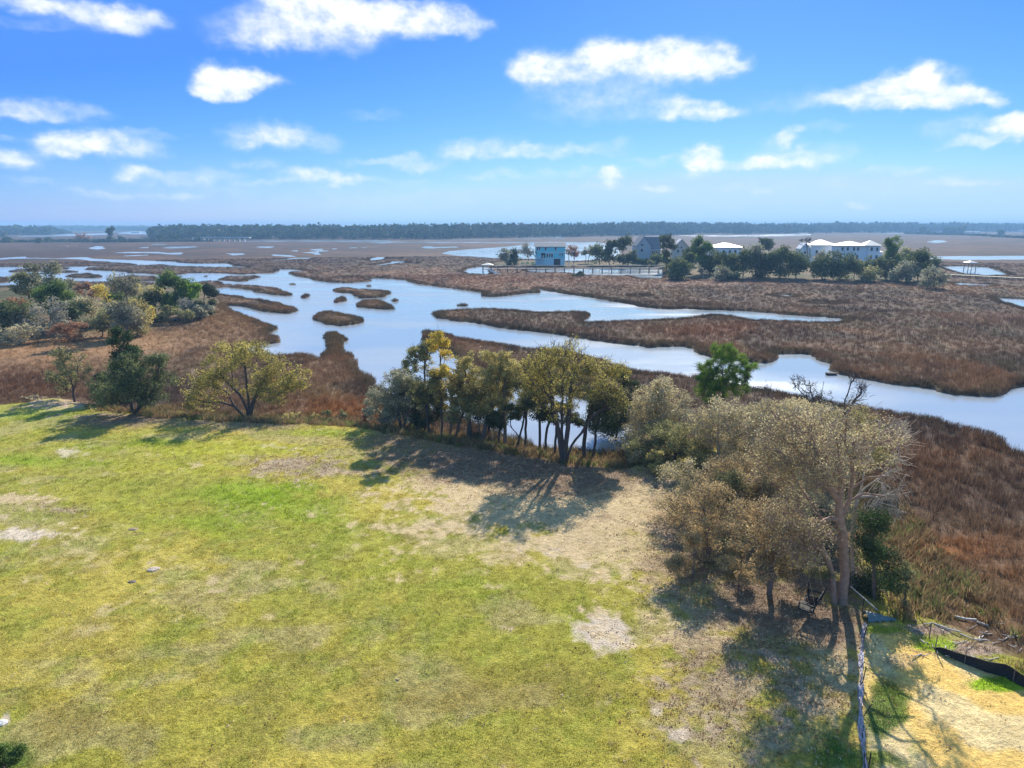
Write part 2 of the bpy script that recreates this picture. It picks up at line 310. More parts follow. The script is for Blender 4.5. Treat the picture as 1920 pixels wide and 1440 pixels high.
def marsh_colour(X, Y, px, py, s, upm_):
    d = np.hypot(X, Y)
    n1 = fbm(X * .05, Y * .03, 41); n2 = fbm(X * .22, Y * .12, 43); n3 = fbm(X * 1.3, Y * 1.3, 47)
    c = np.tile(C(.152, .104, .076), (len(X), 1))
    c = mixc(c, C(.235, .145, .092), sstep(.50, .68, n1))
    c = mixc(c, C(.120, .105, .075), sstep(.52, .72, n2) * .7)
    c = mixc(c, C(.25, .165, .10), sstep(.58, .74, fbm(X * .09, Y * .05, 53)) * .55)
    # known zones of this marsh
    for (cx, cy, rx, ry, col, f) in [
        (120,650,330,45,C(.42,.25,.125),.95),(420,600,130,40,C(.30,.18,.095),.7),(330,680,110,16,C(.17,.12,.075),.6),(30,720,120,26,C(.17,.09,.055),.8),(180,735,120,12,C(.26,.15,.08),.5),
        (640,770,70,24,C(.33,.14,.045),.9),(600,735,70,18,C(.24,.17,.08),.5),(640,640,25,40,C(.22,.125,.05),.6),(560,790,90,10,C(.22,.2,.06),.7),
        (1760,1030,150,26,C(.34,.155,.06),.85),(1900,1085,110,26,C(.28,.15,.07),.7),(1780,950,160,28,C(.16,.105,.075),.7),(1760,850,180,50,C(.17,.085,.042),.7),
        (1750,1110,90,25,C(.30,.27,.12),.6),(1850,1150,120,30,C(.30,.17,.08),.6),(1340,620,150,16,C(.25,.115,.06),.6),(1760,640,150,25,C(.20,.13,.08),.4),(1400,530,420,7,C(.33,.22,.17),.75),
        (900,525,260,14,C(.25,.13,.085),.7),(420,600,120,20,C(.30,.18,.09),.5),(1850,595,120,8,C(.30,.20,.16),.6),(860,630,60,16,C(.17,.085,.05),.8),(60,600,300,25,C(.28,.19,.10),.6)]:
        g = G(px, py, cx, cy, rx, ry); c = mixc(c, col, np.clip(g * 1.2 * f, 0, 1) * (.65 + .5 * n2))
    c = mixc(c, C(.075, .058, .052), sstep(.60, .70, fbm(X * .13, Y * .08, 101)) * .6)
    wr = fbm(X * .07, Y * .045, 103); c = mixc(c, C(.36, .29, .21), sstep(.014, .004, np.abs(wr - .53)) * sstep(.45, .6, n2) * .6)
    fr = sstep(230, 520, d)
    n4 = fbm(X * .018, Y * .011, 83); n5 = fbm(X * .06, Y * .035, 87)
    fc = mixc(np.tile(C(.125, .082, .072), (len(X), 1)), C(.19, .115, .085), sstep(.40, .62, n4)); fc = mixc(fc, C(.085, .072, .062), sstep(.5, .66, n5) * .8); fc = mixc(fc, C(.24, .18, .13), sstep(.6, .72, fbm(X * .03, Y * .03, 89)) * .5)
    c = mixc(c, fc * .62 * C(1.0, .97, .98), fr)
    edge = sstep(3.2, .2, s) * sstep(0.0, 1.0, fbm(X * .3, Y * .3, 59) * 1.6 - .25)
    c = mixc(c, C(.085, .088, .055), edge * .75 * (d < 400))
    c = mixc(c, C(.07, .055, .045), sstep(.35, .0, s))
    g2 = mixc(np.tile(C(.20, .15, .085), (len(X), 1)), C(.10, .105, .045), sstep(.4, .6, n2))  # upland brown and green, darkened in colour for the shade under its trees
    c = mixc(c, C(.0, .0, .0), np.zeros(len(X)))
    c = c * (1 - upm_[:, None]) + g2 * upm_[:, None]
    c *= (0.66 + .36 * n3)[:, None] * C(.88, .82, .75)
    return c

LAWN_PATCH = [
 # green growth
 (40,862,70,9,'g',.9),(180,840,70,8,'g',.6),(430,842,170,16,'y',.9),(590,812,90,9,'g',.8),(470,925,150,30,'g',.95),(560,955,110,34,'g',.8),(400,985,130,30,'g',.8),(510,925,60,14,'G',.7),(330,880,140,16,'y',.7),(260,1000,160,30,'y',.5),(720,1060,110,40,'y',.55),(120,870,100,10,'g',.7),(640,905,60,12,'g',.3),
 (180,905,80,10,'g',.6),(620,1010,90,40,'g',.5),(60,965,60,15,'g',.5),(10,1035,40,40,'g',.5),(250,950,120,30,'y',.5),(900,1105,110,30,'g',.6),(1090,1160,60,50,'g',.55),(1160,1320,60,45,'g',.6),
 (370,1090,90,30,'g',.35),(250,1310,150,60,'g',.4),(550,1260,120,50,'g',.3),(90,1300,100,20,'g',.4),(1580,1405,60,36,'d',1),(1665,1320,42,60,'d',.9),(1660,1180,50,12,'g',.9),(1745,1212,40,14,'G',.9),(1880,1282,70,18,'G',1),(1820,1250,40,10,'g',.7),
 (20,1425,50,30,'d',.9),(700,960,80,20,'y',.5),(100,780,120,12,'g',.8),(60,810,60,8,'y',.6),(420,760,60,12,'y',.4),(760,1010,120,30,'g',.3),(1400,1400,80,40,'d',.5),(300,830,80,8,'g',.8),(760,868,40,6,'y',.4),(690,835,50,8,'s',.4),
 # straw and sand
 (560,875,80,22,'p',.8),(690,880,60,18,'p',.55),(30,935,55,11,'s',.95),(30,1002,60,12,'S',.95),(120,846,26,6,'S',.7),(60,905,40,5,'s',.5),(120,955,40,8,'p',.6),
 (1035,1030,28,17,'S',.85),(1095,1060,20,10,'S',.8),(1140,1187,46,26,'S',1.3),(1120,1170,20,10,'S',.8),(950,893,34,6,'S',.8),(925,1100,22,5,'s',.8),(1080,935,300,70,'s',1),(1180,1010,150,80,'s',.85),(880,905,160,30,'s',.8),(1220,1090,80,60,'s',.45),
 (1272,1380,16,12,'S',.9),(1232,1335,12,8,'S',.8),(1450,1245,60,25,'S',.6),(1600,1240,40,90,'S',.55),(1390,1180,60,30,'s',.6),(1500,1350,60,20,'s',.5),(1020,915,90,10,'s',.6),(850,950,120,25,'s',.5),(1250,1140,130,130,'s',.6),(980,1010,220,70,'s',.6),(1150,1080,150,60,'s',.5),
 (420,1090,200,60,'s',.3),(200,1030,130,50,'s',.4),(150,1180,120,30,'s',.3),(500,835,30,5,'S',.6),(1740,1180,60,8,'p',1),(1830,1215,70,10,'p',1),(10,1352,10,14,'S',.9),(1250,905,60,20,'s',.9),(200,780,90,6,'p',.8),(130,755,60,8,'p',.9),
 # brown thatch
 (1010,1290,190,50,'b',.75),(760,1310,160,40,'b',.55),(130,1345,80,40,'b',.8),(660,1100,80,25,'b',.4),(430,1100,70,20,'b',.35),(820,1240,80,30,'b',.45),(1180,1230,70,50,'y',.3),(560,1190,90,25,'b',.3),(250,1360,60,20,'b',.5),(900,1400,200,40,'b',.3),
 # leaf litter under the trees
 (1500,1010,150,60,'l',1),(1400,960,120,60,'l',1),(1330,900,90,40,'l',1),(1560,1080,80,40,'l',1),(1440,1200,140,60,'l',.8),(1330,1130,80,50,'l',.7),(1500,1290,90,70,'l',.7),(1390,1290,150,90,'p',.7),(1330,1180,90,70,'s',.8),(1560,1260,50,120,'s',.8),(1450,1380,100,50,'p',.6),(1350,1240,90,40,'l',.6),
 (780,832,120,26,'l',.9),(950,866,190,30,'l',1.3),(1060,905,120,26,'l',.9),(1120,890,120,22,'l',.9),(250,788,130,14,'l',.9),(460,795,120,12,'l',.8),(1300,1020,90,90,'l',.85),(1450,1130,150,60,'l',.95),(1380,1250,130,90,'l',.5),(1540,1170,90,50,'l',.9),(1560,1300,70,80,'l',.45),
]
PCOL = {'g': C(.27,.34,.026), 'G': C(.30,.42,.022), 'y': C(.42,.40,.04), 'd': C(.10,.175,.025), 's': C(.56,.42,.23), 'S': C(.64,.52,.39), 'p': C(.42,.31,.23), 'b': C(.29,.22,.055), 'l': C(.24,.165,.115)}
YARD_PX = [(1625,1180),(1660,1172),(1720,1200),(1800,1230),(1870,1262),(1920,1290),(2400,1480),(2400,2600),(1640,2600),(1640,1500),(1628,1350)]
YARD = ground_np(YARD_PX[:7], 1.2)
YARD = np.vstack([YARD, [[60, 4], [60, -40], [11, -40], list(ground_np([(1622, 1500)], 1.2)[0]), list(ground_np([(1622, 1300)], 1.2)[0])]])
def lawn_colour(X, Y, px, py):
    n1 = fbm(X * .12, Y * .12, 61); n2 = fbm(X * .55, Y * .55, 63); n3 = fbm(X * 2.3, Y * 2.3, 67, 3); n4 = fbm(X * .3, Y * .5, 71)
    c = np.tile(C(.455, .365, .068), (len(X), 1))
    c = mixc(c, C(.31, .315, .045), sstep(.42, .6, n1) * .6)
    c = mixc(c, C(.43, .355, .16), sstep(.5, .66, n4) * .6)
    c = mixc(c, C(.30, .24, .06), sstep(.56, .72, n2) * .4)
    c = mixc(c, C(.24, .285, .035), sstep(.54, .66, fbm(X * .9 + 30, Y * .9, 73)) * .4)
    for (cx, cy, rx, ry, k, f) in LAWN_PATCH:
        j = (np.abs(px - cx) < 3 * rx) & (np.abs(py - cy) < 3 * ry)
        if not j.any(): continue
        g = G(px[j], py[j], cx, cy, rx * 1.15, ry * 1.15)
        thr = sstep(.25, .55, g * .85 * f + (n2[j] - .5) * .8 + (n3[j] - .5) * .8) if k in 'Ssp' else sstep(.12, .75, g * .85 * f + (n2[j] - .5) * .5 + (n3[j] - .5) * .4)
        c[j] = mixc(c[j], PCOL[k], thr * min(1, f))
    yd = sd_poly(np.stack([X, Y], 1), YARD)
    ym = sstep(.55, -.35, yd + (n2 - .5) * 1.6 + (n3 - .5) * .8)
    ycol = np.tile(C(.82, .54, .16), (len(X), 1))
    ycol = mixc(ycol, C(.80, .61, .30), sstep(.45, .65, n2))
    ycol = mixc(ycol, C(.20, .26, .04), sstep(.60, .68, fbm(X * .8, Y * .8, 77)) * sstep(-2.5, 0, yd))
    c = mixc(c, ycol, ym)
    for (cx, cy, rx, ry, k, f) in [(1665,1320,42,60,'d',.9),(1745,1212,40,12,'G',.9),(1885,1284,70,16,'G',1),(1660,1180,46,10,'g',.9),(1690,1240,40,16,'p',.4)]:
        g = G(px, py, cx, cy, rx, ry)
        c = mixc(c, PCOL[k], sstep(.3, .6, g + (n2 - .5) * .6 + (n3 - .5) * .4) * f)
    c *= (.76 + .40 * n3)[:, None] * (.88 + .28 * fbm(X * 6, Y * 6, 97, 2))[:, None]
    return c
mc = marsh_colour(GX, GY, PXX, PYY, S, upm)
kk = np.where(SL < 4)[0]
GC = mc.copy()
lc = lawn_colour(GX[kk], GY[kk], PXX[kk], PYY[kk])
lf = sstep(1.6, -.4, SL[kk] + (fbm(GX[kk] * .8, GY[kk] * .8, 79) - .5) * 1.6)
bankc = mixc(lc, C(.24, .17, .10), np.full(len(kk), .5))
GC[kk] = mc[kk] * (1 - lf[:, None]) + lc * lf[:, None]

def lookup(X, Y, A):
    r = np.hypot(X, Y); a = np.degrees(np.arctan2(X, Y))
    i = np.clip(np.interp(r, RAD, np.arange(NR)), 0, NR - 1.001); j = np.clip(np.interp(a, AZ, np.arange(NA)), 0, NA - 1.001)
    i0 = i.astype(int); j0 = j.astype(int); fi = i - i0; fj = j - j0
    B = A.reshape(NR, NA, -1)
    if B.shape[2] == 1: fi_, fj_ = fi[:, None], fj[:, None]
    else: fi_, fj_ = fi[:, None], fj[:, None]
    v = (B[i0, j0] * (1 - fj_) + B[i0, j0 + 1] * fj_) * (1 - fi_) + (B[i0 + 1, j0] * (1 - fj_) + B[i0 + 1, j0 + 1] * fj_) * fi_
    return v[:, 0] if B.shape[2] == 1 else v
def gz(x, y): return float(lookup(np.array([x], float), np.array([y], float), GZ)[0])
def on_ground(px, py, z0=0.4):
    x, y, z = ground(px, py, z0)
    for _ in range(4):
        x, y, _z = ground(px, py, gz(x, y))
    return x, y, gz(x, y)

# ------------------------------------------------------------------ object helpers
def tag(o, label=None, cat=None, group=None, kind=None):
    if label: o['label'] = label
    if cat: o['category'] = cat
    if group: o['group'] = group
    if kind: o['kind'] = kind
    return o
def empty(name, loc, rz=0):
    o = bpy.data.objects.new(name, None); COL.objects.link(o)
    o.location = loc; o.rotation_euler = (0, 0, rz); o.empty_display_size = .3
    return o
def np_mesh(name, V, Fc, nside, mat=None, attrs=None, smooth=False):
    """V (n,3); Fc (m,nside) int"""
    me = bpy.data.meshes.new(name)
    V = np.ascontiguousarray(V, np.float32); Fc = np.ascontiguousarray(Fc, np.int32)
    me.vertices.add(len(V)); me.vertices.foreach_set('co', V.ravel())
    me.loops.add(Fc.size); me.loops.foreach_set('vertex_index', Fc.ravel())
    me.polygons.add(len(Fc)); me.polygons.foreach_set('loop_start', np.arange(0, Fc.size, nside, dtype=np.int32))
    try: me.polygons.foreach_set('loop_total', np.full(len(Fc), nside, np.int32))
    except Exception: pass
    if smooth: me.polygons.foreach_set('use_smooth', np.ones(len(Fc), bool))
    me.update(calc_edges=True)
    for (an, typ, dom, data) in (attrs or []):
        a = me.attributes.new(an, typ, dom)
        if typ == 'FLOAT_COLOR':
            d = np.ones((len(data), 4), np.float32); d[:, :3] = data; a.data.foreach_set('color', d.ravel())
        elif typ == 'INT': a.data.foreach_set('value', np.ascontiguousarray(data, np.int32))
        else: a.data.foreach_set('value', np.ascontiguousarray(data, np.float32))
    if mat: me.materials.append(mat)
    return me
def link(name, me, parent=None):
    o = bpy.data.objects.new(name, me); COL.objects.link(o)
    if parent: o.parent = parent
    return o
class MB:
    def __init__(s): s.v = []; s.f = []
    def box(s, c, d, rz=0, tilt=None):
        x, y, z = c; a, b, h = d[0] / 2, d[1] / 2, d[2] / 2; k = len(s.v)
        cs, sn = math.cos(rz), math.sin(rz)
        for (i, j, l) in ((-1,-1,-1),(1,-1,-1),(1,1,-1),(-1,1,-1),(-1,-1,1),(1,-1,1),(1,1,1),(-1,1,1)):
            p, q = i * a, j * b
            s.v.append((x + p * cs - q * sn, y + p * sn + q * cs, z + l * h))
        for f in ((0,3,2,1),(4,5,6,7),(0,1,5,4),(1,2,6,5),(2,3,7,6),(3,0,4,7)): s.f.append(tuple(k + t for t in f))
        return s
    def bar(s, a, b, r, r2=None, n=6):
        a = Vector(a); b = Vector(b); r2 = r if r2 is None else r2
        d = (b - a)
        if d.length < 1e-6: return s
        q = d.to_track_quat('Z', 'Y'); k = len(s.v)
        for p, rad in ((a, r), (b, r2)):
            for i in range(n):
                t = 2 * math.pi * i / n
                s.v.append(tuple(p + q @ Vector((rad * math.cos(t), rad * math.sin(t), 0))))
        for i in range(n): s.f.append((k + i, k + (i + 1) % n, k + n + (i + 1) % n, k + n + i))
        s.f.append(tuple(k + i for i in reversed(range(n)))); s.f.append(tuple(k + n + i for i in range(n)))
        return s
    def poly(s, pts, faces):
        k = len(s.v); s.v += [tuple(p) for p in pts]; s.f += [tuple(k + i for i in f) for f in faces]; return s
    def prism(s, pts, a, b, axis='y'):
        """outline pts (u,w) extruded from a to b along axis"""
        k = len(s.v); n = len(pts)
        for e in (a, b):
            for (u, w) in pts: s.v.append((u, e, w) if axis == 'y' else (e, u, w))
        s.f.append(tuple(k + i for i in range(n))); s.f.append(tuple(k + n + i for i in reversed(range(n))))
        for i in range(n): s.f.append((k + i, k + n + i, k + n + (i + 1) % n, k + (i + 1) % n))
        return s
    def build(s, name, mat, parent=None, smooth=False):
        me = bpy.data.meshes.new(name); me.from_pydata(s.v, [], s.f); me.validate()
        me.materials.append(mat)
        if smooth:
            for p in me.polygons: p.use_smooth = True
        return link(name, me, parent)

# ------------------------------------------------------------------ materials
def new_mat(name):
    m = bpy.data.materials.new(name); m.use_nodes = True
    nt = m.node_tree; b = nt.nodes['Principled BSDF']; return m, nt, b
def simple(name, col, rough=.7, var=.15, scale=3.0, metal=0, bump=0.0):
    m, nt, b = new_mat(name); N, L = nt.nodes, nt.links
    tc = N.new('ShaderNodeTexCoord'); n = N.new('ShaderNodeTexNoise'); n.inputs['Scale'].default_value = scale; n.inputs['Detail'].default_value = 5
    L.new(tc.outputs['Object'], n.inputs['Vector'])
    mr = N.new('ShaderNodeMapRange'); mr.inputs['From Min'].default_value = .25; mr.inputs['From Max'].default_value = .75
    mr.inputs['To Min'].default_value = 1 - var; mr.inputs['To Max'].default_value = 1 + var
    L.new(n.outputs['Fac'], mr.inputs['Value'])
    mx = N.new('ShaderNodeMixRGB'); mx.blend_type = 'MULTIPLY'; mx.inputs[0].default_value = 1; mx.inputs[1].default_value = (*col, 1)
    L.new(mr.outputs[0], mx.inputs[2]); L.new(mx.outputs[0], b.inputs['Base Color'])
    b.inputs['Roughness'].default_value = rough; b.inputs['Metallic'].default_value = metal
    if bump:
        bp = N.new('ShaderNodeBump'); bp.inputs['Strength'].default_value = bump; L.new(n.outputs['Fac'], bp.inputs['Height']); L.new(bp.outputs[0], b.inputs['Normal'])
    return m
def ground_mat(name, fine, coarse, var, bumpd, spec=.15):
    m, nt, b = new_mat(name); N, L = nt.nodes, nt.links
    at_ = N.new('ShaderNodeAttribute'); at_.attribute_name = 'ground_color'
    geo = N.new('ShaderNodeNewGeometry')
    n1 = N.new('ShaderNodeTexNoise'); n1.inputs['Scale'].default_value = fine; n1.inputs['Detail'].default_value = 6; n1.inputs['Roughness'].default_value = .7
    n2 = N.new('ShaderNodeTexNoise'); n2.inputs['Scale'].default_value = coarse; n2.inputs['Detail'].default_value = 6; n2.inputs['Roughness'].default_value = .65
    for n in (n1, n2): L.new(geo.outputs['Position'], n.inputs['Vector'])
    ad = N.new('ShaderNodeMath'); ad.operation = 'ADD'; L.new(n1.outputs['Fac'], ad.inputs[0]); L.new(n2.outputs['Fac'], ad.inputs[1])
    mr = N.new('ShaderNodeMapRange'); mr.inputs['From Min'].default_value = .7; mr.inputs['From Max'].default_value = 1.3
    mr.inputs['To Min'].default_value = 1 - var; mr.inputs['To Max'].default_value = 1 + var
    L.new(ad.outputs[0], mr.inputs['Value'])
    mx = N.new('ShaderNodeMixRGB'); mx.blend_type = 'MULTIPLY'; mx.inputs[0].default_value = 1
    L.new(at_.outputs['Color'], mx.inputs[1]); L.new(mr.outputs[0], mx.inputs[2]); L.new(mx.outputs[0], b.inputs['Base Color'])
    b.inputs['Roughness'].default_value = .95; b.inputs['Specular IOR Level'].default_value = spec
    bp = N.new('ShaderNodeBump'); bp.inputs['Strength'].default_value = 1.0; bp.inputs['Distance'].default_value = bumpd
    L.new(ad.outputs[0], bp.inputs['Height']); L.new(bp.outputs[0], b.inputs['Normal'])
    return m
M_lawn = ground_mat('lawn_grass', 12.0, 4.0, .38, .12)
M_marsh = ground_mat('marsh_soil', 3.0, .5, .38, .25)
M_far = ground_mat('far_marsh', .25, .03, .25, .3)

def blade_mat(name, trans=.35):
    m = bpy.data.materials.new(name); m.use_nodes = True; nt = m.node_tree; N, L = nt.nodes, nt.links; N.clear()
    out = N.new('ShaderNodeOutputMaterial'); at_ = N.new('ShaderNodeAttribute'); at_.attribute_type = 'INSTANCER'; at_.attribute_name = 'tuft_color'
    d = N.new('ShaderNodeBsdfDiffuse'); t = N.new('ShaderNodeBsdfTranslucent'); mx = N.new('ShaderNodeMixShader'); mx.inputs[0].default_value = trans
    ar = N.new('ShaderNodeAttribute'); ar.attribute_name = 'rnd'
    mr = N.new('ShaderNodeMapRange'); mr.inputs['To Min'].default_value = .65; mr.inputs['To Max'].default_value = 1.4; L.new(ar.outputs['Fac'], mr.inputs['Value'])
    mm = N.new('ShaderNodeMixRGB'); mm.blend_type = 'MULTIPLY'; mm.inputs[0].default_value = 1; L.new(at_.outputs['Color'], mm.inputs[1]); L.new(mr.outputs[0], mm.inputs[2])
    L.new(mm.outputs[0], d.inputs[0]); L.new(mm.outputs[0], t.inputs[0]); L.new(d.outputs[0], mx.inputs[1]); L.new(t.outputs[0], mx.inputs[2]); L.new(mx.outputs[0], out.inputs[0])
    return m
M_blade = blade_mat('grass_blade')
_leafm = {}
def leaf_mat(a, b, trans=.35):
    key = (a, b, trans)
    if key in _leafm: return _leafm[key]
    m = bpy.data.materials.new('foliage'); m.use_nodes = True; nt = m.node_tree; N, L = nt.nodes, nt.links; N.clear()
    out = N.new('ShaderNodeOutputMaterial'); ar = N.new('ShaderNodeAttribute'); ar.attribute_name = 'rnd'
    cr = N.new('ShaderNodeMixRGB'); cr.inputs[1].default_value = (*[q * 1.35 for q in a], 1); cr.inputs[2].default_value = (*[q * 1.35 for q in b], 1); L.new(ar.outputs['Fac'], cr.inputs[0])
    d = N.new('ShaderNodeBsdfDiffuse'); t = N.new('ShaderNodeBsdfTranslucent'); g = N.new('ShaderNodeBsdfGlossy'); g.inputs['Roughness'].default_value = .6
    g.inputs['Color'].default_value = (.5, .5, .5, 1)
    mx = N.new('ShaderNodeMixShader'); mx.inputs[0].default_value = trans; m2 = N.new('ShaderNodeMixShader'); m2.inputs[0].default_value = .025
    L.new(cr.outputs[0], d.inputs[0]); L.new(cr.outputs[0], t.inputs[0]); L.new(d.outputs[0], mx.inputs[1]); L.new(t.outputs[0], mx.inputs[2])
    L.new(mx.outputs[0], m2.inputs[1]); L.new(g.outputs[0], m2.inputs[2]); L.new(m2.outputs[0], out.inputs[0])
    _leafm[key] = m; return m
M_bark = simple('bark', (.17, .13, .105), .9, .35, 6, bump=.5)
M_barkred = simple('bark_reddish', (.30, .20, .15), .9, .3, 5, bump=.5)
M_barkpale = simple('bark_pale', (.42, .36, .29), .9, .25, 5, bump=.4)
M_barkdark = simple('bark_dark', (.085, .065, .055), .9, .35, 6, bump=.5)
M_drift = simple('driftwood', (.50, .45, .40), .85, .25, 4)

# ------------------------------------------------------------------ ground, split into lawn, marsh and far marsh
def build_ground():
    V = np.stack([GX, GY, GZ], 1)
    idx = np.arange(NR * NA).reshape(NR, NA)
    a = idx[:-1, :-1].ravel(); b = idx[:-1, 1:].ravel(); c = idx[1:, 1:].ravel(); d = idx[1:, :-1].ravel()
    Fq = np.stack([a, d, c, b], 1)
    # close the circle behind
    a = idx[:-1, -1]; b = idx[:-1, 0]; c = idx[1:, 0]; d = idx[1:, -1]
    Fq = np.vstack([Fq, np.stack([a, d, c, b], 1)])
    sl = SL[Fq].mean(1); r = GR[Fq].mean(1)
    for name, m, mat in (('lawn', sl < 0.8, M_lawn), ('marsh', (sl >= .8) & (r < 420), M_marsh), ('far_marsh', (sl >= .8) & (r >= 420), M_far)):
        f = Fq[m]; u, inv = np.unique(f, return_inverse=True)
        vv = V[u]; ff = inv.reshape(f.shape)
        cc = GC[u]
        if name == 'lawn':
            k = len(vv); ring = idx[0]
            pos = {int(q): i for i, q in enumerate(u)}
            vv = np.vstack([vv, [[0, 0, 1.2]]]); cc = np.vstack([cc, [[.3, .28, .07]]])
            tri = np.array([[k, pos[int(ring[(j + 1) % NA])], pos[int(ring[j])], k] for j in range(NA)])
            me = np_mesh(name, vv, ff, 4, mat, [('ground_color', 'FLOAT_COLOR', 'POINT', cc)], True)
            link_me = me
            o = link(name, me); tag(o, kind='structure')
            pm = bpy.data.meshes.new('lawn_centre')
            continue
        me = np_mesh(name, vv, ff, 4, mat, [('ground_color', 'FLOAT_COLOR', 'POINT', cc)], True)
        tag(link(name, me), kind='structure')
build_ground()

def build_water():
    m, nt, b = new_mat('creek_water'); N, L = nt.nodes, nt.links
    b.inputs['Base Color'].default_value = (.31, .345, .375, 1); b.inputs['Roughness'].default_value = .07; b.inputs['IOR'].default_value = 1.8
    geo = N.new('ShaderNodeNewGeometry'); mp = N.new('ShaderNodeMapping'); mp.inputs['Scale'].default_value = (.7, 1.6, 1)
    L.new(geo.outputs['Position'], mp.inputs['Vector'])
    n1 = N.new('ShaderNodeTexNoise'); n1.inputs['Scale'].default_value = 1.6; n1.inputs['Detail'].default_value = 4; L.new(mp.outputs[0], n1.inputs['Vector'])
    n2 = N.new('ShaderNodeTexNoise'); n2.inputs['Scale'].default_value = .045; n2.inputs['Detail'].default_value = 3; L.new(mp.outputs[0], n2.inputs['Vector'])
    mr = N.new('ShaderNodeMapRange'); mr.inputs['From Min'].default_value = .4; mr.inputs['From Max'].default_value = .62; mr.inputs['To Min'].default_value = .04; mr.inputs['To Max'].default_value = .30
    L.new(n2.outputs['Fac'], mr.inputs['Value'])
    bp = N.new('ShaderNodeBump'); bp.inputs['Distance'].default_value = .12; L.new(mr.outputs[0], bp.inputs['Strength']); L.new(n1.outputs['Fac'], bp.inputs['Height'])
    L.new(bp.outputs[0], b.inputs['Normal'])
    mr2 = N.new('ShaderNodeMapRange'); mr2.inputs['From Min'].default_value = .4; mr2.inputs['From Max'].default_value = .62; mr2.inputs['To Min'].default_value = .08; mr2.inputs['To Max'].default_value = .22
    L.new(n2.outputs['Fac'], mr2.inputs['Value']); L.new(mr2.outputs[0], b.inputs['Roughness'])
    n = 96; r1 = 4250
    V = [(0, 0, 0)] + [(r1 * math.sin(2 * math.pi * i / n), r1 * math.cos(2 * math.pi * i / n), 0) for i in range(n)]
    me = bpy.data.meshes.new('water'); me.from_pydata(V, [], [(0, 1 + (i + 1) % n, 1 + i) for i in range(n)]); me.materials.append(m)
    tag(link('water', me), kind='structure')
build_water()

# ------------------------------------------------------------------ scattered reeds and grass (instanced tufts)
def tuft(name, nb, h, spread, w, lean, mat=M_blade, seed=1):
    g = np.random.default_rng(seed)
    a = g.uniform(0, 2 * np.pi, nb); r = spread * np.sqrt(g.uniform(0, 1, nb))
    bx, by = r * np.cos(a), r * np.sin(a)
    ht = h * g.uniform(.55, 1.15, nb); la = g.uniform(0, 2 * np.pi, nb); ll = ht * lean * g.uniform(.1, 1, nb)
    wa = g.uniform(0, np.pi, nb); wx, wy = w / 2 * np.cos(wa), w / 2 * np.sin(wa)
    mx_, my_ = bx + ll * .35 * np.cos(la), by + ll * .35 * np.sin(la)
    tx, ty = bx + ll * np.cos(la), by + ll * np.sin(la)
    V = np.stack([np.stack([bx - wx, by - wy, -.03 + 0 * bx], 1), np.stack([bx + wx, by + wy, -.03 + 0 * bx], 1),
                  np.stack([mx_ + wx * .8, my_ + wy * .8, ht * .6], 1), np.stack([mx_ - wx * .8, my_ - wy * .8, ht * .6], 1), np.stack([tx, ty, ht], 1)], 1).reshape(-1, 3)
    k = np.arange(nb)[:, None] * 5
    F1 = k + np.array([[0, 1, 2]]); F2 = k + np.array([[0, 2, 3]]); F3 = k + np.array([[3, 2, 4]])
    Ff = np.stack([F1, F2, F3], 1).reshape(-1, 3)
    rnd = np.repeat(g.uniform(0, 1, nb), 3)
    me = np_mesh(name, V, Ff, 3, mat, [('rnd', 'FLOAT', 'FACE', rnd)])
    return bpy.data.objects.new(name, me)
